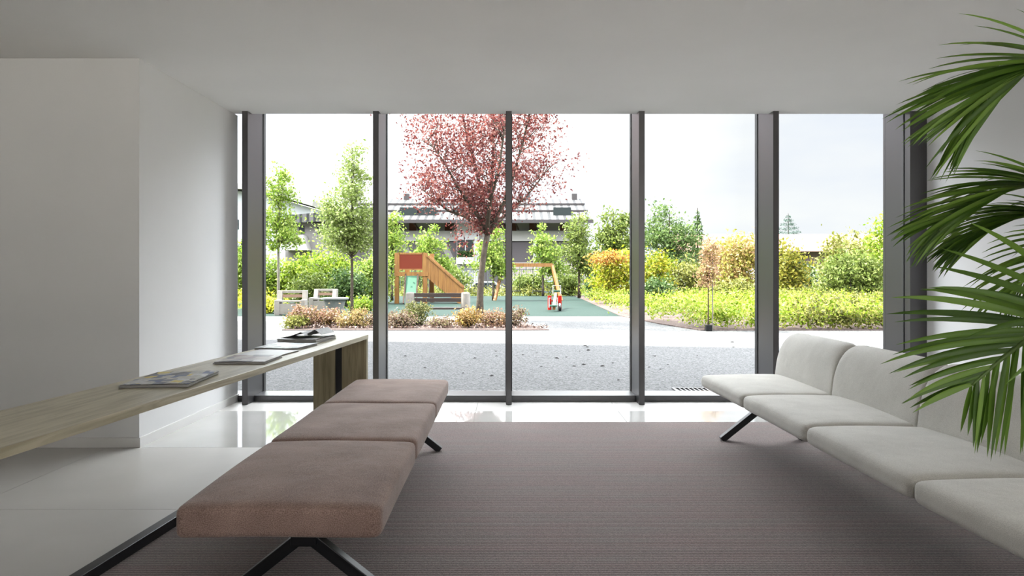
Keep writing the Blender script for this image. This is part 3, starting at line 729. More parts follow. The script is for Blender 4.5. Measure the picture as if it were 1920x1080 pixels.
tree('broadleaf_tree', at(1150, 40), 40, 0, 2.2, ell_px(1150, 40, [(1142, 410, 12, 18), (1135, 440, 18, 22), (1165, 425, 24, 22), (1160, 455, 32, 22), (1180, 410, 10, 10)]), 3200, 70, .26, .2, L_GREEN, 'green tree rising behind the golden maple', 'tree', 28, .1)
tree('broadleaf_tree', at(1255, 42), 42, 0, 2.0, ell_px(1255, 42, [(1242, 400, 14, 18), (1225, 430, 24, 24), (1270, 425, 26, 24), (1250, 455, 48, 34), (1290, 450, 26, 26), (1260, 490, 50, 22)]), 6000, 110, .3, .2, leaf_mat('poplar_leaves', G((84, 114, 56), (118, 148, 76), (164, 188, 116)), .35), 'broad dark green tree beside the narrow spire conifer', 'tree', 29, .13)
# spire conifer
def conifer(name, px, D_, ptop, w_, m, label, seed, n, droop=.12):
    rs = np.random.RandomState(seed); h = fz(ptop, D_) - G0; r = empty(name, (fx(px, D_), D_, G0)); tag(r, label, 'tree')
    MB().tube([(0, 0, 0), (0, 0, h)], [h * .018, .02], 6).build('trunk', BARKD, r)
    z = h * (1 - rs.rand(n) ** .7) * .9 + h * .08; tiers = np.floor(z / h * 16) / 16 * h; z = tiers + (z - tiers) * .55
    rad = (1 - z / h) * w_ + .06; rr = rad * np.sqrt(rs.rand(n)); th_ = rs.randint(0, 11, n) * 2.4 + rs.normal(size=n) * .28
    pts = np.stack([rr * np.cos(th_), rr * np.sin(th_), z - rr * droop + rs.normal(size=n) * .05], 1)
    leaf_object('foliage', pts, .2, m, r, seed + 1, aspect=.35); return r
conifer('conifer', 1308, 44, 390, 1.0, L_DARK, 'narrow dark spire conifer right of the broad green tree', 31, 1800)
conifer('cedar', 1478, 86, 400, 5.2, L_FIR, 'distant bluish cedar seen in the rightmost pane', 32, 5200, -.15)

BG = 'garden bushes behind the play area'
bl = [ # name px D top width n leaf material label
 ('maple_bush', 1155, 27, 462, 84, 3600, .15, L_YELLOW, 'golden yellow maple with orange tips left of fourth mullion'),
 ('maple_bush', 1226, 28, 462, 56, 2400, .15, leaf_mat('gold_green_leaves', G((120, 148, 34), (176, 184, 46), (214, 196, 66)), .4), 'yellow green maple just right of the fourth mullion'),
 ('shrub', 1285, 29, 480, 70, 2600, .15, L_OLIVE, 'olive shrub with tan seed heads below the broad tree'),
 ('shrub', 1385, 30, 425, 72, 3400, .16, leaf_mat('amber_leaves', G((160, 170, 64), (212, 196, 96), (226, 180, 130), (206, 206, 106)), .38), 'amber and salmon shrub against the fifth mullion'),
 ('shrub', 1350, 31, 448, 76, 3000, .16, L_PINK, 'salmon pink leaved shrub behind the staked sapling'),
 ('shrub', 1478, 29, 450, 56, 2600, .16, leaf_mat('gold_olive_leaves', G((112, 120, 44), (168, 168, 66), (200, 184, 84)), .38), 'yellow olive shrub at the left side of rightmost pane'),
 ('shrub', 1595, 24, 462, 120, 6000, .13, L_GREEN, 'large rounded green bush in the middle of rightmost pane'),
 ('shrub', 1590, 30, 420, 110, 4200, .16, L_OLIVE, 'tall airy olive shrub rising behind the rounded bush'),
 ('shrub', 1662, 25, 395, 70, 3400, .14, L_BRIGHT, 'tall bright green shrub touching the right window post'),
 ('shrub', 1500, 34, 490, 60, 1800, .17, L_DARK, 'dark shrub low below the pale pink roof'),
 ('shrub', 560, 27, 470, 70, 3000, .14, L_BRIGHT, 'bright green bush behind the white concrete benches'),
 ('shrub', 620, 28, 455, 90, 3800, .15, L_BRIGHT, 'bright green bush behind the slender young tree'),
 ('shrub', 580, 24, 508, 60, 2200, .12, L_GREEN, 'mid green bush between the two white concrete benches'),
 ('shrub', 650, 25, 505, 74, 2400, .13, L_DARK, 'dark green bush right of the white concrete benches'),
 ('shrub', 500, 27, 470, 60, 2600, .14, L_LIME, 'lime bush beneath the wispy tree in the left pane'),
 ('shrub', 440, 27, 450, 60, 2200, .14, L_LIME, 'lime bush glimpsed in the narrow gap beside left wall'),
 ('shrub', 700, 27, 470, 60, 2600, .14, L_LIME, 'lime bush behind the second mullion'),
 ('shrub', 505, 20.5, 563, 40, 1400, .09, L_YELLOW, 'low yellowish bush beside the left concrete bench'),
 ('shrub', 680, 21, 560, 44, 1400, .09, L_BRIGHT, 'low bright shrub left of the second mullion'),
 ('shrub', 850, 38, 500, 60, 1800, .18, L_GREEN, 'green bush in front of the silver car'),
 ('shrub', 992, 38, 510, 58, 2200, .17, L_GREEN, 'rounded green bush under the swing beam'),
 ('shrub', 1065, 37, 512, 54, 2000, .17, L_GREEN, 'green bush right of the swing leg'),
 ('shrub', 1125, 31, 515, 44, 1600, .15, L_DARK, 'dark bush left of and under the golden maple'),
 ('shrub', 1225, 25, 522, 80, 2200, .13, L_DARK, 'low dark green bush at the golden maple foot'),
 ('shrub', 1370, 26, 520, 90, 2400, .13, L_OLIVE, 'low olive bush in front of salmon shrub'),
 ('shrub', 770, 44, 500, 70, 1600, .2, L_GREEN, 'green bush seen through the play tower posts'),
]
for i, (nm, px, D_, top, w_, n_, lf_, m_, lab) in enumerate(bl):
    bush(nm, px, D_, top, w_, n_, lf_, m_, lab, 'bush', 100 + i * 7, tufts=max(20, n_ // 28))
# orange tips of the maple
mo = bpy.data.objects['maple_bush']
tips = np.random.RandomState(3).normal(size=(900, 3)) * np.array([.36, .3, .13]) + np.array([-.30, -.35, fz(484, 27)])
leaf_object('orange_tips', tips, .13, L_ORANGE, mo, 9)

# flowering shrubs in the near bed
FL = 'flowering shrubs in the near bed'
fl_ = [
 (572, 15.0, 570, 62, 900, L_HYD, 'pink topped flowering shrub at the left end of near bed'),
 (556, 14.7, 592, 40, 500, L_OLIVE, 'small olive shrub before the pink topped shrub'),
 (618, 15.2, 578, 56, 900, L_HYD, 'pink and cream shrub left of the young tree trunk'),
 (664, 15.0, 580, 60, 1000, leaf_mat('peach_blooms', G((160, 150, 70), (214, 176, 126), (222, 190, 140), (184, 180, 86)), .3), 'peach and cream shrub at the young tree foot'),
 (712, 15.2, 582, 50, 700, L_DRY, 'dry pinkish shrub behind the second mullion'),
 (752, 14.9, 585, 52, 800, L_DRY, 'dry brownish pink shrub right of the second mullion'),
 (780, 15.6, 563, 56, 1000, leaf_mat('sage_leaves', G((96, 110, 56), (140, 146, 84), (178, 172, 120)), .35), 'taller green shrub in front of slatted bench left post'),
 (832, 15.0, 594, 54, 600, L_DRY, 'low dry twiggy shrub before the slatted bench'),
 (880, 15.0, 574, 54, 900, leaf_mat('apricot_leaves', G((170, 130, 60), (214, 172, 100), (222, 186, 140), (190, 176, 80)), .35), 'apricot coloured shrub at the plum tree foot'),
 (930, 15.1, 580, 54, 800, L_HYD, 'pinkish shrub left of the central mullion'),
 (968, 15.1, 575, 42, 480, L_DRY, 'twiggy pale shrub right of the central mullion'),
]
for i, (px, D_, top, w_, n_, m_, lab) in enumerate(fl_):
    bush('flowering_shrub', px, D_, top, w_, n_ * 2, .055, m_, lab, 'bush', 300 + i * 5, FL, depth=.9, flat=.9, tufts=n_ // 14)
# dead leaves along the bed edge
rs = np.random.RandomState(77); n = 900
lp = np.stack([rs.uniform(-4.7, .85, n), 14.4 + np.abs(rs.normal(size=n)) * .5, np.full(n, .035)], 1)
tag(leaf_object('leaf_litter', lp, .06, leaf_mat('litter', G((90, 60, 50), (140, 110, 96), (190, 170, 160)), .1), None, 5), 'brown leaf litter along the edge of the near flower bed', 'leaf litter', kind='stuff')

# low shrub planting on the right
def bed(name, poly_fn, n, tuft_r, leaf, m, label, seed, h):
    rs = np.random.RandomState(seed); K = n // 22; c = []
    while len(c) < K:
        x, y = rs.uniform(2.5, 24), 14.3 + 22 * rs.rand() ** 1.8
        if poly_fn(x, y): c.append((x, y, h * rs.uniform(.35, 1.0) * (.72 if y < 14.7 else 1)))
    c = np.array(c); k = rs.randint(0, K, n); p = c[k] + rs.normal(size=(n, 3)) * np.array([tuft_r, tuft_r, tuft_r * .7])
    p[:, 1] = np.maximum(p[:, 1], 14.27 + rs.rand(n) * .1); p = p[p[:, 2] > .02]
    o = leaf_object(name, p, leaf, m, None, seed + 1); tag(o, label, 'ground cover', kind='stuff'); return o
def left_edge(y):   # boundary between planting and the court or gravel
    return np.interp(y, [14.3, 16.0, 19.0, 36], [4.0, 3.5, 3.1, 3.55])
bed('low_hedge', lambda x, y: left_edge(y) < x < 8.6 + (y - 14) * .55 and x < .62 * y, 42000, .13, .085, leaf_mat('hedge_leaves', G((104, 136, 30), (158, 186, 46), (192, 208, 84), (204, 190, 120)), .4), 'low bright yellow green hedge planting along the gravel', 41, .52)
bed('low_ground_cover', lambda x, y: x > 6.0 + (y - 14.3) * .35 and x < .62 * y, 20000, .13, .085, leaf_mat('cover_leaves', G((72, 78, 36), (124, 128, 54), (172, 166, 92)), .35), 'low olive brown ground cover beside the right window post', 42, .50)
rs = np.random.RandomState(43); n = 14000
def far_hedge(name, x0, x1, y0, y1, h, n, m, lf_, label, seed):
    rs = np.random.RandomState(seed); K = n // 18; c = np.stack([rs.uniform(x0, x1, K), rs.uniform(y0, y1, K), h * rs.uniform(.3, 1, K)], 1)
    k = rs.randint(0, K, n); o = leaf_object(name, c[k] + rs.normal(size=(n, 3)) * .14, lf_, m, None, seed + 1)
    tag(o, label, 'hedge'); return o
far_hedge('low_hedge', -9, 3.6, 36.2, 38.0, .30, 5000, L_OLIVE, .13, 'low olive hedge along the far edge of teal court', 44)
far_hedge('low_hedge', -12, -8.2, 21, 29, .5, 3500, L_YELLOW, .12, 'yellow green low hedge left of the teal court', 45)

# staked sapling before the hedge
D = 14.15; x0 = fx(1328, D)
r = tree('sapling', x0, D, 0, 1.0, ell_px(1328, D, [(1330, 470, 16, 26), (1328, 505, 20, 30), (1322, 530, 14, 16)]), 1500, 45, .07, .06, L_PINK, 'salmon leaved sapling tied to a thin pale stake before hedge', 'tree', 51, .016, BARKD, branches=14)
MB().tube([(.09, 0, 0), (.09, 0, 1.6)], .012, 6).build('stake', BARKL, r)
MB().box(-.06, .07, -.06, .07, 0, .13).build('trunk_guard', mat('dark_plastic', (.03, .03, .03, 1), .6), r, bevel=.01)

# ------------------------------------------------------------------ play equipment
M_RED = mat('orange_red_panel', srgb(160, 74, 54), .7, noise=(1.5, .06))
M_MINT = mat('mint_panel', srgb(84, 128, 104), .7)
M_CONC = mat('pale_concrete', (.56, .52, .46, 1), .85, noise=(14, .08))
M_REDP = mat('red_paint', srgb(205, 40, 28), .45)
D = 27.0; k = D / F
tw = tag(empty('play_tower', (fx(772, D), D, G0)), 'wooden play tower with red panel green ramp and sloped wooden stair', 'play tower')
zt = fz(474, D) - G0
for (x, y) in ((-.6, 0), (.52, 0), (-.36, 1.2), (.66, 1.2)):
    MB().box(x - .085, x + .085, y, y + .14, 0, zt).build('post', M_PINE, tw)
MB().box(-.52, .44, .03, .09, fz(504, D) - G0, fz(477, D) - G0).build('side_panel', M_RED, tw)
MB().box(-.6, .5, .02, .12, fz(477, D) - G0, zt + .01).box(-.53, .45, .01, .11, fz(507, D) - G0, fz(504, D) - G0).box(-.53, -.49, .02, .1, fz(505, D) - G0, zt).box(.41, .45, .02, .1, fz(505, D) - G0, zt).build('panel_frame', M_PINE, tw)
MB().box(-.6, .65, -.02, 1.3, fz(518, D) - G0, fz(510, D) - G0).build('deck', M_PINE, tw)
def quad_slab(pts, t):
    p = [Vector(q) for q in pts]; nrm = (p[1] - p[0]).cross(p[3] - p[0]).normalized() * t
    return MB().add(p + [q + nrm for q in p], [(0, 1, 2, 3), (7, 6, 5, 4), (0, 4, 5, 1), (1, 5, 6, 2), (2, 6, 7, 3), (3, 7, 4, 0)])
zz = fz(518, D) - G0
quad_slab([(-.22, -.03, zz + .02), (.22, -.03, zz + .02), (.34, -1.3, .03), (-.06, -1.3, .03)], .04).build('climbing_ramp', M_MINT, tw)
for a in (-.26, .22): quad_slab([(a, -.03, zz + .1), (a + .05, -.03, zz + .1), (a + .15, -1.3, .08), (a + .10, -1.3, .08)], .05).build('ramp_rail', BARKD, tw)
# stair: stringers with vertical boards
sx0, sz0, sx1 = .60, fz(480, D) - G0, fx(868, D) - fx(772, D)
for y in (.0, .75):
    nb = 9; brd = MB()
    for i in range(nb):
        u0, u1 = i / nb, (i + .93) / nb; xa, xb = sx0 + (sx1 - sx0) * u0, sx0 + (sx1 - sx0) * u1
        ta, tb_ = sz0 - (sz0 - .62) * u0, sz0 - (sz0 - .62) * u1; ba, bb = zz - .0 - (zz + .10) * u0 * 1.0, zz - .0 - (zz + .10) * u1 * 1.0
        brd.prism([(xa, max(.0, ba - .05)), (xb, max(0.0, bb - .05)), (xb, tb_), (xa, ta)], y, y + .04, 'y')
    brd.build('stair_side', M_PINE, tw)
    MB().bar((sx0, y - .015, sz0 + .02), (sx1, y - .015, .64), .05, .07).build('hand_rail', M_PINE, tw)
st = MB()
for i in range(7):
    u = i / 7; x = sx0 + (sx1 - sx0) * u; z = zz * (1 - u) - .02
    st.box(x, x + .22, .05, .74, z - .03, z)
st.build('stair_tread', M_PINE, tw)

D = 30.5
sw = tag(empty('swing_frame', (fx(989, D), D, G0)), 'orange wooden swing frame with splayed legs on the teal court', 'swing')
hw = (1035 - 943) / F * D / 2; zt = fz(497, D) - G0
MB().bar((-hw - .03, 0, zt), (hw + .03, 0, zt), .14, .16).build('top_beam', M_PINE, sw)
for s_, px in ((-1, -.36), (1, .36)):
    for q in (-.75, .75):
        MB().bar((s_ * hw, 0, zt), (s_ * hw + px, q, 0), .11, .11).build('leg', M_PINE, sw)
for xx in (-.55, .45):
    c = MB()
    for dx in (-.2, .2): c.tube([(xx + dx, 0, zt - .06), (xx + dx, 0, .42)], .008, 4)
    c.build('chain', M_BLACK, sw)
    MB().box(xx - .24, xx + .24, -.09, .09, .39, .43).build('swing_seat', M_BLACK, sw)

D = 22.3
ss = tag(empty('seesaw', (fx(1040, D), D, G0)), 'red posted wooden seesaw with black tyre buffer and green seat', 'seesaw')
for s_ in (-1, 1): MB().tube([(s_ * .165, 0, 0), (s_ * .165, 0, .47)], .062, 12).build('post', M_REDP, ss, smooth=False)
MB().tube([(-.17, 0, .30), (.17, 0, .30)], .02, 8).build('axle', M_REDP, ss)
MB().bar((-.10, -1.15, .12), (.13, 1.3, .56), .09, .1).build('beam', M_PINE, ss)
MB().box(-.22, .0, -1.2, -.95, .17, .21).build('rider_seat', mat('dark_green', (.03, .14, .09, 1), .5), ss)
MB().box(.02, .26, .98, 1.25, .56, .62).build('rider_seat', mat('dark_green', (.03, .14, .09, 1), .5), ss)
MB().tube([(.0, .85, .50), (-.0, .85, .78), (.26, .85, .78), (.26, .85, .5)], .018, 6).build('handle', mat('white_metal', (.7, .7, .7, 1), .4), ss)
MB().tube([(-.23, -.85, .12), (-.23, -.85, .42), (.03, -.85, .42), (.03, -.85, .12)], .018, 6).build('handle', mat('white_metal', (.7, .7, .7, 1), .4), ss)
MB().tube([(.12 + .0, -.62 + .12 * math.cos(a), .11 + .1 * math.sin(a)) for a in np.linspace(0, 2 * math.pi, 17)], .045, 8).build('tyre_buffer', M_BLACK, ss, smooth=True)

# slatted bench with concrete posts
D = 17.6
sb = tag(empty('park_bench', (fx(821, D), D, G0)), 'park bench with dark brown slats between round pale concrete posts', 'bench')
hw = 52 / F * D
for s_ in (-1, 1): MB().lathe([(.13, 0), (.125, .3), (.115, .66), (.10, .70), (.05, .71)], 20, (s_ * hw, 0, 0)).build('post', M_CONC, sb, smooth=True)
for z in (fz(553, D) - G0, fz(562, D) - G0): MB().box(-hw + .08, hw - .08, -.03, .03, z - .055, z + .045).build('back_slat', M_DKWOOD, sb)
for y in (-.14, -.3, -.46): MB().box(-hw + .05, hw - .05, y - .06, y + .06, fz(577, D) - G0 - .02, fz(577, D) - G0 + .02).build('seat_slat', M_DKWOOD, sb)
for s_ in (-1, 1): MB().box(s_ * hw - .05, s_ * hw + .05, -.52, -.05, .0, fz(577, D) - G0 - .02).build('seat_support', M_CONC, sb)

def concrete_bench(px, D_, w_, rz, label):
    b = tag(empty('concrete_bench', (fx(px, D_), D_, G0), rz), label, 'bench', 'white concrete benches')
    w = w_ / 2
    for s_ in (-1, 1):
        MB().prism([(-.28, 0), (.26, 0), (.36, .70), (.22, .70), (.14, .44), (-.28, .44)], s_ * w - .07, s_ * w + .07, 'x').build('side_frame', M_CONC, b, bevel=.01)
    MB().box(-w, w, .24, .32, .62, .70).build('back_rail', M_CONC, b, bevel=.01)
    MB().box(-w + .05, w - .05, .21, .27, .50, .585).build('back_slat', mat('pinkish_wood', srgb(196, 160, 140), .7), b)
    for i, y in enumerate((-.2, -.06, .08)): MB().box(-w + .05, w - .05, y - .055, y + .055, .38, .42).build('seat_slat', M_CONC, b)
    MB().box(-w, w, -.26, -.2, .05, .34).build('front_apron', M_CONC, b)
concrete_bench(546, 19.6, .70, math.radians(8), 'white concrete bench nearer the left window post, with pinkish slat')
concrete_bench(606, 21.5, .60, math.radians(-4), 'white concrete bench right of and behind the other one')
D = 20.4
pt = tag(empty('stone_table', (fx(628, D), D, G0)), 'grey round stone table beside the white concrete benches', 'table')
MB().lathe([(.30, .40), (.40, .42), (.41, .46), (.38, .47)], 28).build('table_top', mat('grey_stone', (.50, .53, .51, 1), .8), pt)
MB().lathe([(.20, 0), (.22, .05), (.32, .40)], 24).build('pedestal', mat('grey_stone', (.50, .53, .51, 1), .8), pt)

# ------------------------------------------------------------------ street: fence, cars, houses
D = 42.0
fe = tag(empty('metal_fence', (fx(910, D), D, 0)), 'grey metal railing fence between the garden and the street', 'fence')
xa, xb = fx(700, D) - fx(910, D), fx(1130, D) - fx(910, D)
fb = MB()
x = xa
while x < xb: fb.box(x - .012, x + .012, -.012, .012, .05, 1.45); x += .14
M_FENCE = mat('fence_grey', (.22, .24, .25, 1), .5, .3)
fb.build('bars', M_FENCE, fe); MB().box(xa, xb, -.02, .02, 1.4, 1.45).box(xa, xb, -.02, .02, .12, .17).build('rails', M_FENCE, fe)
x = xa
while x <= xb: MB().box(x - .03, x + .03, -.03, .03, -.05, 1.6).build('post', M_FENCE, fe); x += 2.35
struct(MB().box(-60, 60, 43, 51, -1.0, -.8), 'street', mat('asphalt', (.12, .12, .12, 1), .9))

def car_obj(px, D_, L_, col, label, hgt=1.45):
    c = tag(empty('car', (fx(px, D_), D_, -.8)), label, 'car')
    h = L_ / 2; bodyp = [(-h, .35), (-h + .05, .75), (-h + .9, .92), (-h + 1.45, hgt - .05), (-h + 1.9, hgt), (h - 1.2, hgt), (h - .45, .98), (h - .05, .88), (h, .4), (h - .2, .22), (-h + .2, .22)]
    MB().prism(bodyp, -.85, .85, 'y').build('body', mat('car_paint_' + label[:6], col, .25, .3), c, bevel=.06)
    win = [(-h + 1.08, .93), (-h + 1.52, hgt - .1), (h - 1.28, hgt - .1), (h - .72, .98)]
    MB().prism(win, -.865, .865, 'y').build('side_window', mat('car_glass', (.03, .04, .05, 1), .1), c)
    for x in (-h + .85, h - .85):
        for y in (-.8, .8):
            MB().tube([(x, y - .1, .32), (x, y + .1, .32)], .32, 20).build('wheel', M_BLACK, c)
car_obj(906, 46, 3.9, (.55, .58, .6, 1), 'silver parked car beyond the fence behind the plum trunk')
car_obj(1034, 46, 3.6, (.12, .3, .95, 1), 'blue parked car seen between swing legs', 1.5)

# main house
ALB = 0.5
D = 54.0
def hx(p, D_=D): return fx(p, D_) - fx(830, D)
def hz(p, D_=D): return fz(p, D_)
hs = tag(empty('house', (fx(830, D), D, 0)), 'long grey house with ribbed pale metal roof behind the play area', 'house')
M_HW = mat('grey_render', (.30, .28, .27, 1), .9, noise=(1.2, .06)); M_HL = mat('light_render', (.52, .50, .47, 1), .9, noise=(1, .05))
M_HWH = mat('white_render', (.68, .67, .66, 1), .85); M_HD = mat('slate_purple_render', (.13, .115, .12, 1), .9)
def roof_mat():
    m = bpy.data.materials.new('ribbed_metal_roof'); m.use_nodes = True
    n = m.node_tree.nodes; l = m.node_tree.links; b = n['Principled BSDF']
    tc = n.new('ShaderNodeTexCoord'); sp = n.new('ShaderNodeSeparateXYZ'); l.new(tc.outputs['Object'], sp.inputs[0])
    mu = n.new('ShaderNodeMath'); mu.operation = 'PINGPONG'; mu.inputs[1].default_value = .3; l.new(sp.outputs['X'], mu.inputs[0])
    rp = n.new('ShaderNodeValToRGB'); rp.color_ramp.interpolation = 'CONSTANT'; rp.color_ramp.elements[0].color = (.03, .03, .031, 1); rp.color_ramp.elements[1].position = .12; rp.color_ramp.elements[1].color = (.092, .089, .087, 1)
    l.new(mu.outputs[0], rp.inputs[0]); l.new(rp.outputs[0], b.inputs['Base Color']); b.inputs['Roughness'].default_value = .8; b.inputs['Specular IOR Level'].default_value = .1
    return m
M_ROOF = roof_mat(); M_BROWN = mat('brown_shutter', (.20, .08, .05, 1), .7); M_DKG = mat('dark_window_glass', (.05, .06, .06, 1), .1)
X0, X1 = hx(648), hx(1100)
MB().box(X0, X1, .0, 8, -.05, hz(450)).build('lower_wall', M_HD, hs)
MB().box(X0, X1, -.15, 8, hz(452), hz(433)).build('balcony_band', M_HL, hs)
MB().box(X0, X1, 1.2, 8, hz(433), hz(412)).build('upper_wall', M_HL, hs)
# roof: slab
ez, rz_ = hz(417, 52.5), hz(378, 59)
def roofslab(x0, x1, cut=0):
    return MB().add([(x0, -1.5, ez), (x1, -1.5, ez), (x1 - cut, 5, rz_), (x0, 5, rz_), (x0, -1.5, ez + .22), (x1, -1.5, ez + .22), (x1 - cut, 5, rz_ + .22), (x0, 5, rz_ + .22)],
                    [(0, 1, 2, 3), (7, 6, 5, 4), (0, 4, 5, 1), (1, 5, 6, 2), (2, 6, 7, 3), (3, 7, 4, 0)])
roofslab(X0, fx(1112, 52.5) - fx(830, D), .3).build('roof', M_ROOF, hs)
MB().add([(X0, 5, rz_), (X1, 5, rz_), (X1, 11, ez), (X0, 11, ez), (X0, 5, rz_ + .2), (X1, 5, rz_ + .2), (X1, 11, ez + .2), (X0, 11, ez + .2)], [(0, 1, 2, 3), (7, 6, 5, 4), (0, 4, 5, 1), (1, 5, 6, 2), (2, 6, 7, 3), (3, 7, 4, 0)]).build('roof', M_ROOF, hs)
gt = MB().box(X0, hx(1108), -1.62, -1.48, ez - .05, ez + .2)
for t in (.35, .68):
    y = -1.5 + 6.5 * t; z = ez + (rz_ - ez) * t + .23; gt.box(X0, hx(1104), y - .08, y + .08, z, z + .14)
gt.build('gutter', mat('gutter_dark', (.10, .09, .09, 1), .6), hs)
def on_roof(px, t): return hx(px) * (1 + .08 * t), -1.5 + 6.5 * t, ez + (rz_ - ez) * t + .22
for px in (768, 803, 1050, 868, 690):
    x, y, z = on_roof(px, .2)
    MB().add([(x - .7, y - .1, z - .05), (x + .7, y - .1, z - .05), (x + .7, y - .1, z + .6), (x - .7, y - .1, z + .6), (x - .7, y + 1.6, z + .62), (x + .7, y + 1.6, z + .62)], [(0, 1, 2, 3), (3, 2, 5, 4), (0, 3, 4), (1, 5, 2), (0, 4, 5, 1)]).build('dormer', M_DKG, hs)
for px in (745, 978, 992, 1088): MB().box(hx(px) - .22, hx(px) + .22, 4.7, 5.2, rz_ - .1, rz_ + .65).build('chimney', mat('gutter_dark', (.10, .09, .09, 1), .6), hs)
# small hipped cap behind the ridge
xa, xb, xm = hx(800), hx(852), hx(826); zb = rz_ + .1
MB().add([(xa - .3, 4, zb), (xb + .3, 4, zb), (xb + .3, 9, zb), (xa - .3, 9, zb), (xm, 6.5, hz(365, 60) + .2)], [(0, 1, 4), (1, 2, 4), (2, 3, 4), (3, 0, 4), (3, 2, 1, 0)]).build('roof_cap', mat('slate', (.13, .14, .17, 1), .6), hs)
for px in (738, 770, 838, 868, 962, 1000, 1060): MB().box(hx(px) - .28, hx(px) + .28, 1.1, 1.22, hz(434), hz(414)).build('shutter', M_BROWN, hs)
for px in (722, 750, 785, 822, 858, 905, 950, 972, 1006, 1060): MB().bar((hx(px - 6), -1.2, ez), (hx(px), .1, hz(430)), .1, .1).build('eave_brace', BARKD, hs)
# pale sloping buttresses on the dark wall
for px in (756, 832, 690): quad_slab([(hx(px - 8), -.02, hz(452)), (hx(px + 4), -.02, hz(452)), (hx(px + 26), -.02, hz(500)), (hx(px + 12), -.02, hz(500))], .1).build('buttress', M_HW, hs)
MB().box(hx(857), hx(896), -.35, 1.5, -.05, hz(419)).build('stair_bay', M_HWH, hs)
wf = MB().box(hx(858), hx(888), -.42, -.33, hz(482), hz(450)).build('window', M_DKG, hs)
MB().box(hx(872.5), hx(874), -.46, -.42, hz(482), hz(450)).box(hx(857), hx(889), -.46, -.42, hz(450), hz(449)).build('window_frame', M_HWH, wf)
MB().box(hx(857), hx(889), -1.0, -.36, hz(495), hz(483)).build('balcony', M_HWH, hs)
pl = leaf_object('balcony_plants', np.random.RandomState(8).uniform(size=(700, 3)) * np.array([1.25, .3, .5]) + np.array([hx(859), -.85, hz(483)]), .16, L_DARK, hs, 4)
MB().box(hx(858), hx(888), -.40, -.36, -.05, hz(505)).build('garage_door', mat('garage_grey', (.42, .43, .47, 1), .6), hs)
MB().box(hx(1000), hx(1006), -.2, .1, -.05, hz(452)).box(hx(896), hx(899), -.42, -.3, 0, hz(419)).build('column', M_HWH, hs)
MB().box(hx(960), hx(1098), -.1, 0.02, -.05, hz(492)).build('plinth_wall', mat('pinkish_plinth', (.50, .43, .40, 1), .9), hs)

# house to the left (partly behind the trees)
D2 = 60.0
def ix(p): return fx(p, D2) - fx(570, D2)
h2 = tag(empty('house', (fx(570, D2), D2, 0)), 'grey gabled house with pale roof behind the trees at left', 'house')
MB().box(ix(535), ix(640), 0, 8, -.05, fz(418, D2)).build('wall', M_HW, h2)
MB().prism([(ix(536), fz(420, D2)), (ix(646), fz(415, D2)), (ix(632), fz(396, D2)), (ix(600), fz(400, D2)), (ix(560), fz(404, D2))], -.9, 7, 'y').build('roof', M_ROOF, h2)
MB().prism([(ix(540), fz(470, D2)), (ix(585), fz(470, D2)), (ix(576), fz(442, D2)), (ix(556), fz(442, D2))], -1.2, -.02, 'y').build('bay', M_HL, h2)
for px in (556, 606): MB().box(ix(px - 7), ix(px + 7), -.95, -.88, fz(412, D2), fz(404, D2)).build('skylight', M_DKG, h2)
for px in (566, 600, 620): MB().box(ix(px - 5), ix(px + 5), -.06, .0, fz(438, D2), fz(424, D2)).build('window', M_DKG, h2)
D3 = 74.0
def jx(p): return fx(p, D3) - fx(480, D3)
h3 = tag(empty('apartment_block', (fx(480, D3), D3, 0)), 'pale tall block with sloping roof line at the far left', 'building')
MB().prism([(jx(380), -.05), (jx(584), -.05), (jx(584), fz(390, D3)), (jx(492), fz(364, D3)), (jx(380), fz(350, D3))], 0, 10, 'y').build('wall', mat('pale_block', (.60, .62, .64, 1), .9), h3)
quad_slab([(jx(375), -1, fz(348, D3)), (jx(494), -1, fz(360, D3)), (jx(494), 11, fz(360, D3)), (jx(375), 11, fz(348, D3))], .6).build('roof', M_HL, h3)
quad_slab([(jx(494), -1, fz(360, D3)), (jx(590), -1, fz(388, D3)), (jx(590), 11, fz(388, D3)), (jx(494), 11, fz(360, D3))], .6).build('roof', M_HL, h3)
for i in range(8): MB().box(jx(440 + i * 18), jx(448 + i * 18), -.05, .02, fz(430, D3), fz(412, D3)).build('window', M_DKG, h3)

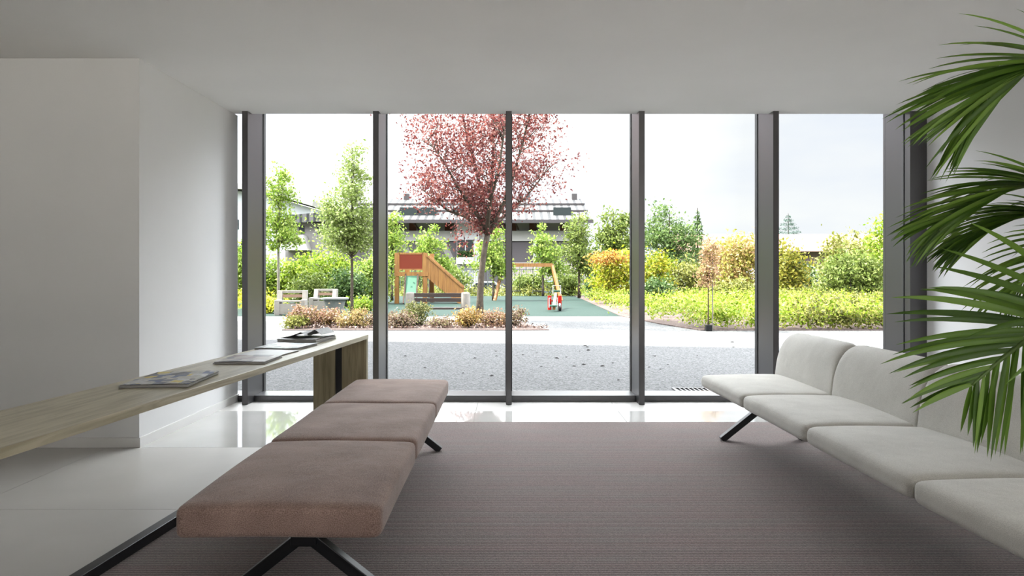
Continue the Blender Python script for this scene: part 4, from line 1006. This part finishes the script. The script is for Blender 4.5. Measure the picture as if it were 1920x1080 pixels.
# low house with pink roof on the right
D4 = 62.0
def kx(p): return fx(p, D4) - fx(1480, D4)
h4 = tag(empty('house', (fx(1480, D4), D4, 0)), 'low house with pale terracotta roof behind the bushes at right', 'house')
MB().box(kx(1290), kx(1760), 0, 9, -.05, fz(468, D4)).build('wall', mat('mauve_wall', (.24, .17, .17, 1), .9), h4)
MB().prism([(-1.0, fz(472, D4)), (4.5, fz(440, D4) + .3), (10, fz(472, D4))], kx(1285), kx(1765), 'x').build('roof', mat('terracotta_tiles', (.24, .14, .105, 1), .9, noise=(3, .2)), h4)
for px in (1500, 1560, 1640, 1400): MB().box(kx(px - 8), kx(px + 8), -.06, .0, fz(500, D4), fz(480, D4)).build('window', M_DKG, h4)

# distant tree line
ALB = 0.33
M_FAR = leaf_mat('far_leaves', G((60, 84, 40), (92, 118, 58), (130, 152, 88)), .3)
for i, (px, D_, top, w_, lab) in enumerate([
    (420, 66, 452, 110, 'distant green tree beyond the narrow left gap'),
    (640, 92, 440, 90, 'distant green tree right of the gabled house'),
    (1150, 64, 446, 110, 'distant green tree right of the house'),
    (1330, 80, 452, 110, 'distant tree behind the salmon shrub'),
    (1700, 74, 430, 120, 'distant tree behind the right window post'),
    (1560, 108, 450, 130, 'distant tree behind the pink roof')]):
    bush('distant_tree', px, D_, top, w_, 1800, .55, M_FAR, lab, 'tree', 500 + i)
# street wall closing the view to the left
struct(MB().box(-60, -9.5, 41, 41.3, -.1, 1.6), 'wall_street_left', M_HL)
struct(MB().box(8, 80, 50, 50.3, -.1, 1.8), 'wall_street_right', M_HL)
ALB = 1.0
# fill lights added at the ceiling behind the camera to brighten the lobby
for i, (x, y) in enumerate([(-4.0, -3.5), (-1.0, -3.5), (2.0, -3.5), (-4.0, -1.0), (-1.0, -1.0), (2.0, -1.0)]):
    where = ['rear left corner of the lobby', 'middle of the rear row', 'rear right, nearest the side glazing', 'front left, beside the table end', 'middle of the front row', 'front right, above the palm side'][i]
    fxt = tag(empty('fill_light', (x, y, ZC)), 'added round ceiling fill light, ' + where, 'fill light', 'added fill lights behind the camera')
    MB().lathe([(.14, -.02), (.14, -.001), (.15, -.001), (.15, -.02)], 24).build('fill_ring', M_BASE, fxt)
    ld = bpy.data.lights.new('fill_disc', 'AREA'); ld.shape = 'DISK'; ld.size = .26; ld.energy = 70; ld.color = (1, .85, .64)
    lo = bpy.data.objects.new('fill_source', ld); COL.objects.link(lo); lo.parent = fxt; lo.location = (0, 0, -.012)
